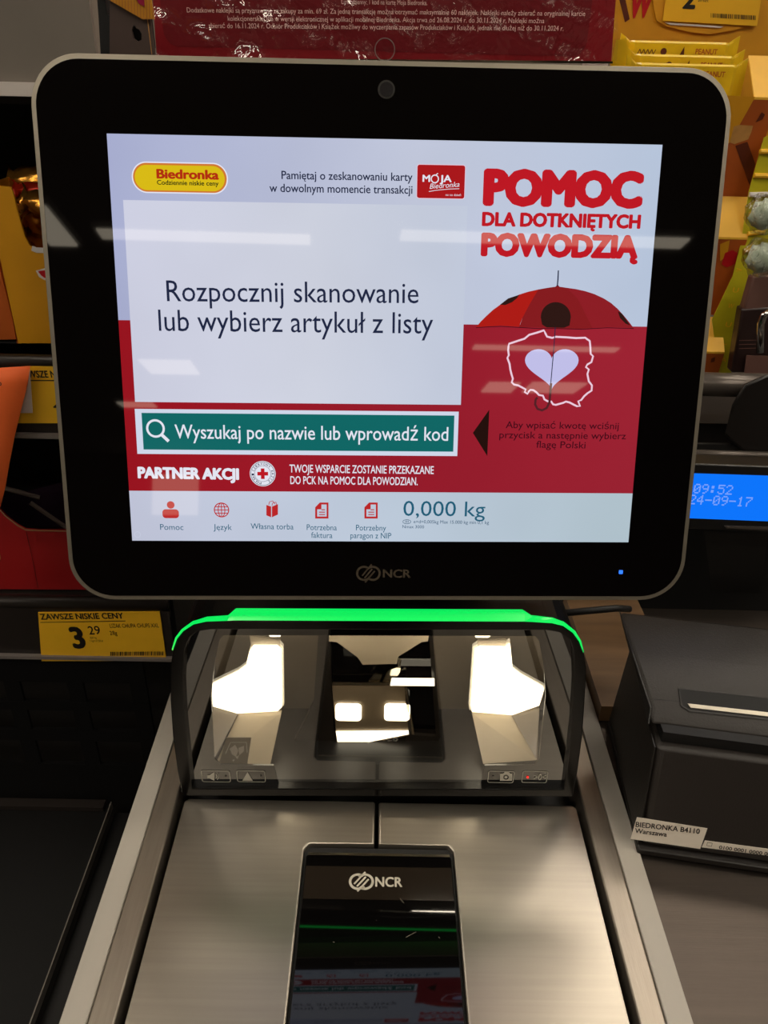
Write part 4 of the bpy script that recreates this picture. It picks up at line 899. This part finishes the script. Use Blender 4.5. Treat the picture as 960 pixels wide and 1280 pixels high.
# ------------------------------------------------------------------ receipt printer
pr = thing('receipt_printer', 'black receipt printer with paper slot and two white stickers on the right worktop', 'printer', onZ(860, 1000, -.003))
def Zp(u, v, z): return onZ(u, v, z)
b0 = [Zp(796, 1067.5, 0), Zp(960, 1092, 0)]
xd = (b0[1] - b0[0]).normalized(); yd = Vector((0, 0, 1)).cross(xd)
FL = b0[0]; Wp = .20
def lift(v, dx=0, dy=0, dz=0): return v + xd * dx + yd * dy + Vector((0, 0, dz))
def ext(pts, a, b): return [lift(p, a) for p in pts] + [lift(p, b) for p in pts]
BK = Zp(738, 905, 0); BK = Vector((max(BK.x, .196), BK.y, 0)) if BK.x < .192 else BK
MB().hull(ext([FL, lift(FL, 0, 0, .005), BK, lift(BK, 0, 0, .005)], 0, Wp)).build('base', M['printerdark'], pr, bevel=.001)
B1 = lift(FL, .001, .004, .0055); P2 = Zp(820, 934, .080); P3 = Zp(812, 905, .088); P4 = Zp(815, 885, .096); P5 = Zp(792, 815, .112); P6 = Zp(776, 765, .118)
B2 = lift(BK, .002, 0, .0055); Q2 = Vector((B2.x + .004, B2.y, .080)); Q3 = Vector((B2.x + .004, B2.y, .088))
MB().hull(ext([B1, P2, B2, Q2], 0, Wp)).build('lower_body', M['printer'], pr, bevel=.005, seg=4)
G2 = lift(P2, .004, .006, .0004)
MB().hull(ext([G2, lift(G2, 0, 0, .0085), Q2 + Vector((0, 0, .0004)), Q3], 0, Wp - .006)).build('groove', M['rubber'], pr)
MB().hull(ext([P3, P4, P5, P6, Q3, Vector((Q3.x, Q3.y, .112))], 0, Wp)).build('lid', M['printer'], pr, bevel=.003, seg=3)
MB().hull([lift(p, d) for p in (B1, P2, B2, Q2) for d in (-.0012, -.0002)]).build('shaded_side', M['printerdark'], pr)  # thin dark sheet added so the body's side looks shaded
MB().hull([lift(p, d) for p in (P3, P4, P5, P6, Q3) for d in (-.0012, -.0002)]).build('shaded_side', M['printerdark'], pr)  # same added dark sheet for the shaded side of the lid
fs2 = F(P4, xd, P5 - P4)
q = pxs(fs2, [(848, 861), (990, 876), (990, 903), (862, 889), (852, 883)])
MB().prism(fs2, q, .0002, .0008).build('paper_slot', M['dark'], pr)
MB().stroke(fs2, q, .0011, .001, True).build('slot_rim', M['printerdark'], pr)
MB().prism(fs2, pxs(fs2, [(859, 880.5), (990, 895), (990, 900), (863, 885.5)]), .0009, .0016).build('receipt_paper', M['paper'], pr)
MB().stroke(fs2, pxs(fs2, [(816, 874), (849, 877)]), .0005, .0003).build('seam', M['rubber'], pr)
fl2 = F(B1, xd, P2 - B1)
s1 = MB().prism(fl2, pxs(fl2, [(796, 1021), (884, 1035), (875, 1060.5), (788, 1048)]), .0003, .0006).build('sticker', M['sticker'], pr)
mb = MB(); px_text(mb, fl2, 'BIEDRONKA B4110', (794, 1032.5), (874, 1041.5), 6.5, .0009, .02); px_text(mb, fl2, 'Warszawa', (793, 1040), (833, 1045), 6, .0009, .02); mb.build('print', M['ink'], s1)
s2 = MB().prism(fl2, pxs(fl2, [(881, 1050), (1000, 1066), (1000, 1074), (877, 1058.5)]), .0003, .0006).build('sticker', M['sticker'], pr)
mb = MB(); px_text(mb, fl2, '0100 0001 0000 0000 0000', (898, 1060), (990, 1073), 4.5, .0009, .02); mb.stroke(fl2, pxs(fl2, [(883, 1056), (884, 1052), (890, 1053), (889, 1057)]), .0004, .0009, True); mb.build('print', M['ink'], s2)
print('PRINTER', [tuple(round(c, 3) for c in p) for p in (FL, BK, P2, P3, P4, P5, P6)])
# things seen between scanner and printer
single(MB().box(.1905, .262, .499, .66, -.0025, .014), 'wooden_block', M['wood'], (.19, .61, -.0025), 'brown wooden panel in the gap between scanner and printer', 'panel')
single(MB().tube([(.155, .545, .075), (.205, .55, .078), (.22, .56, .07)], .003, 8), 'cable', M['rubber'], (.155, .545, .07), 'black cable in the gap between scanner and printer', 'cable', smooth=True)
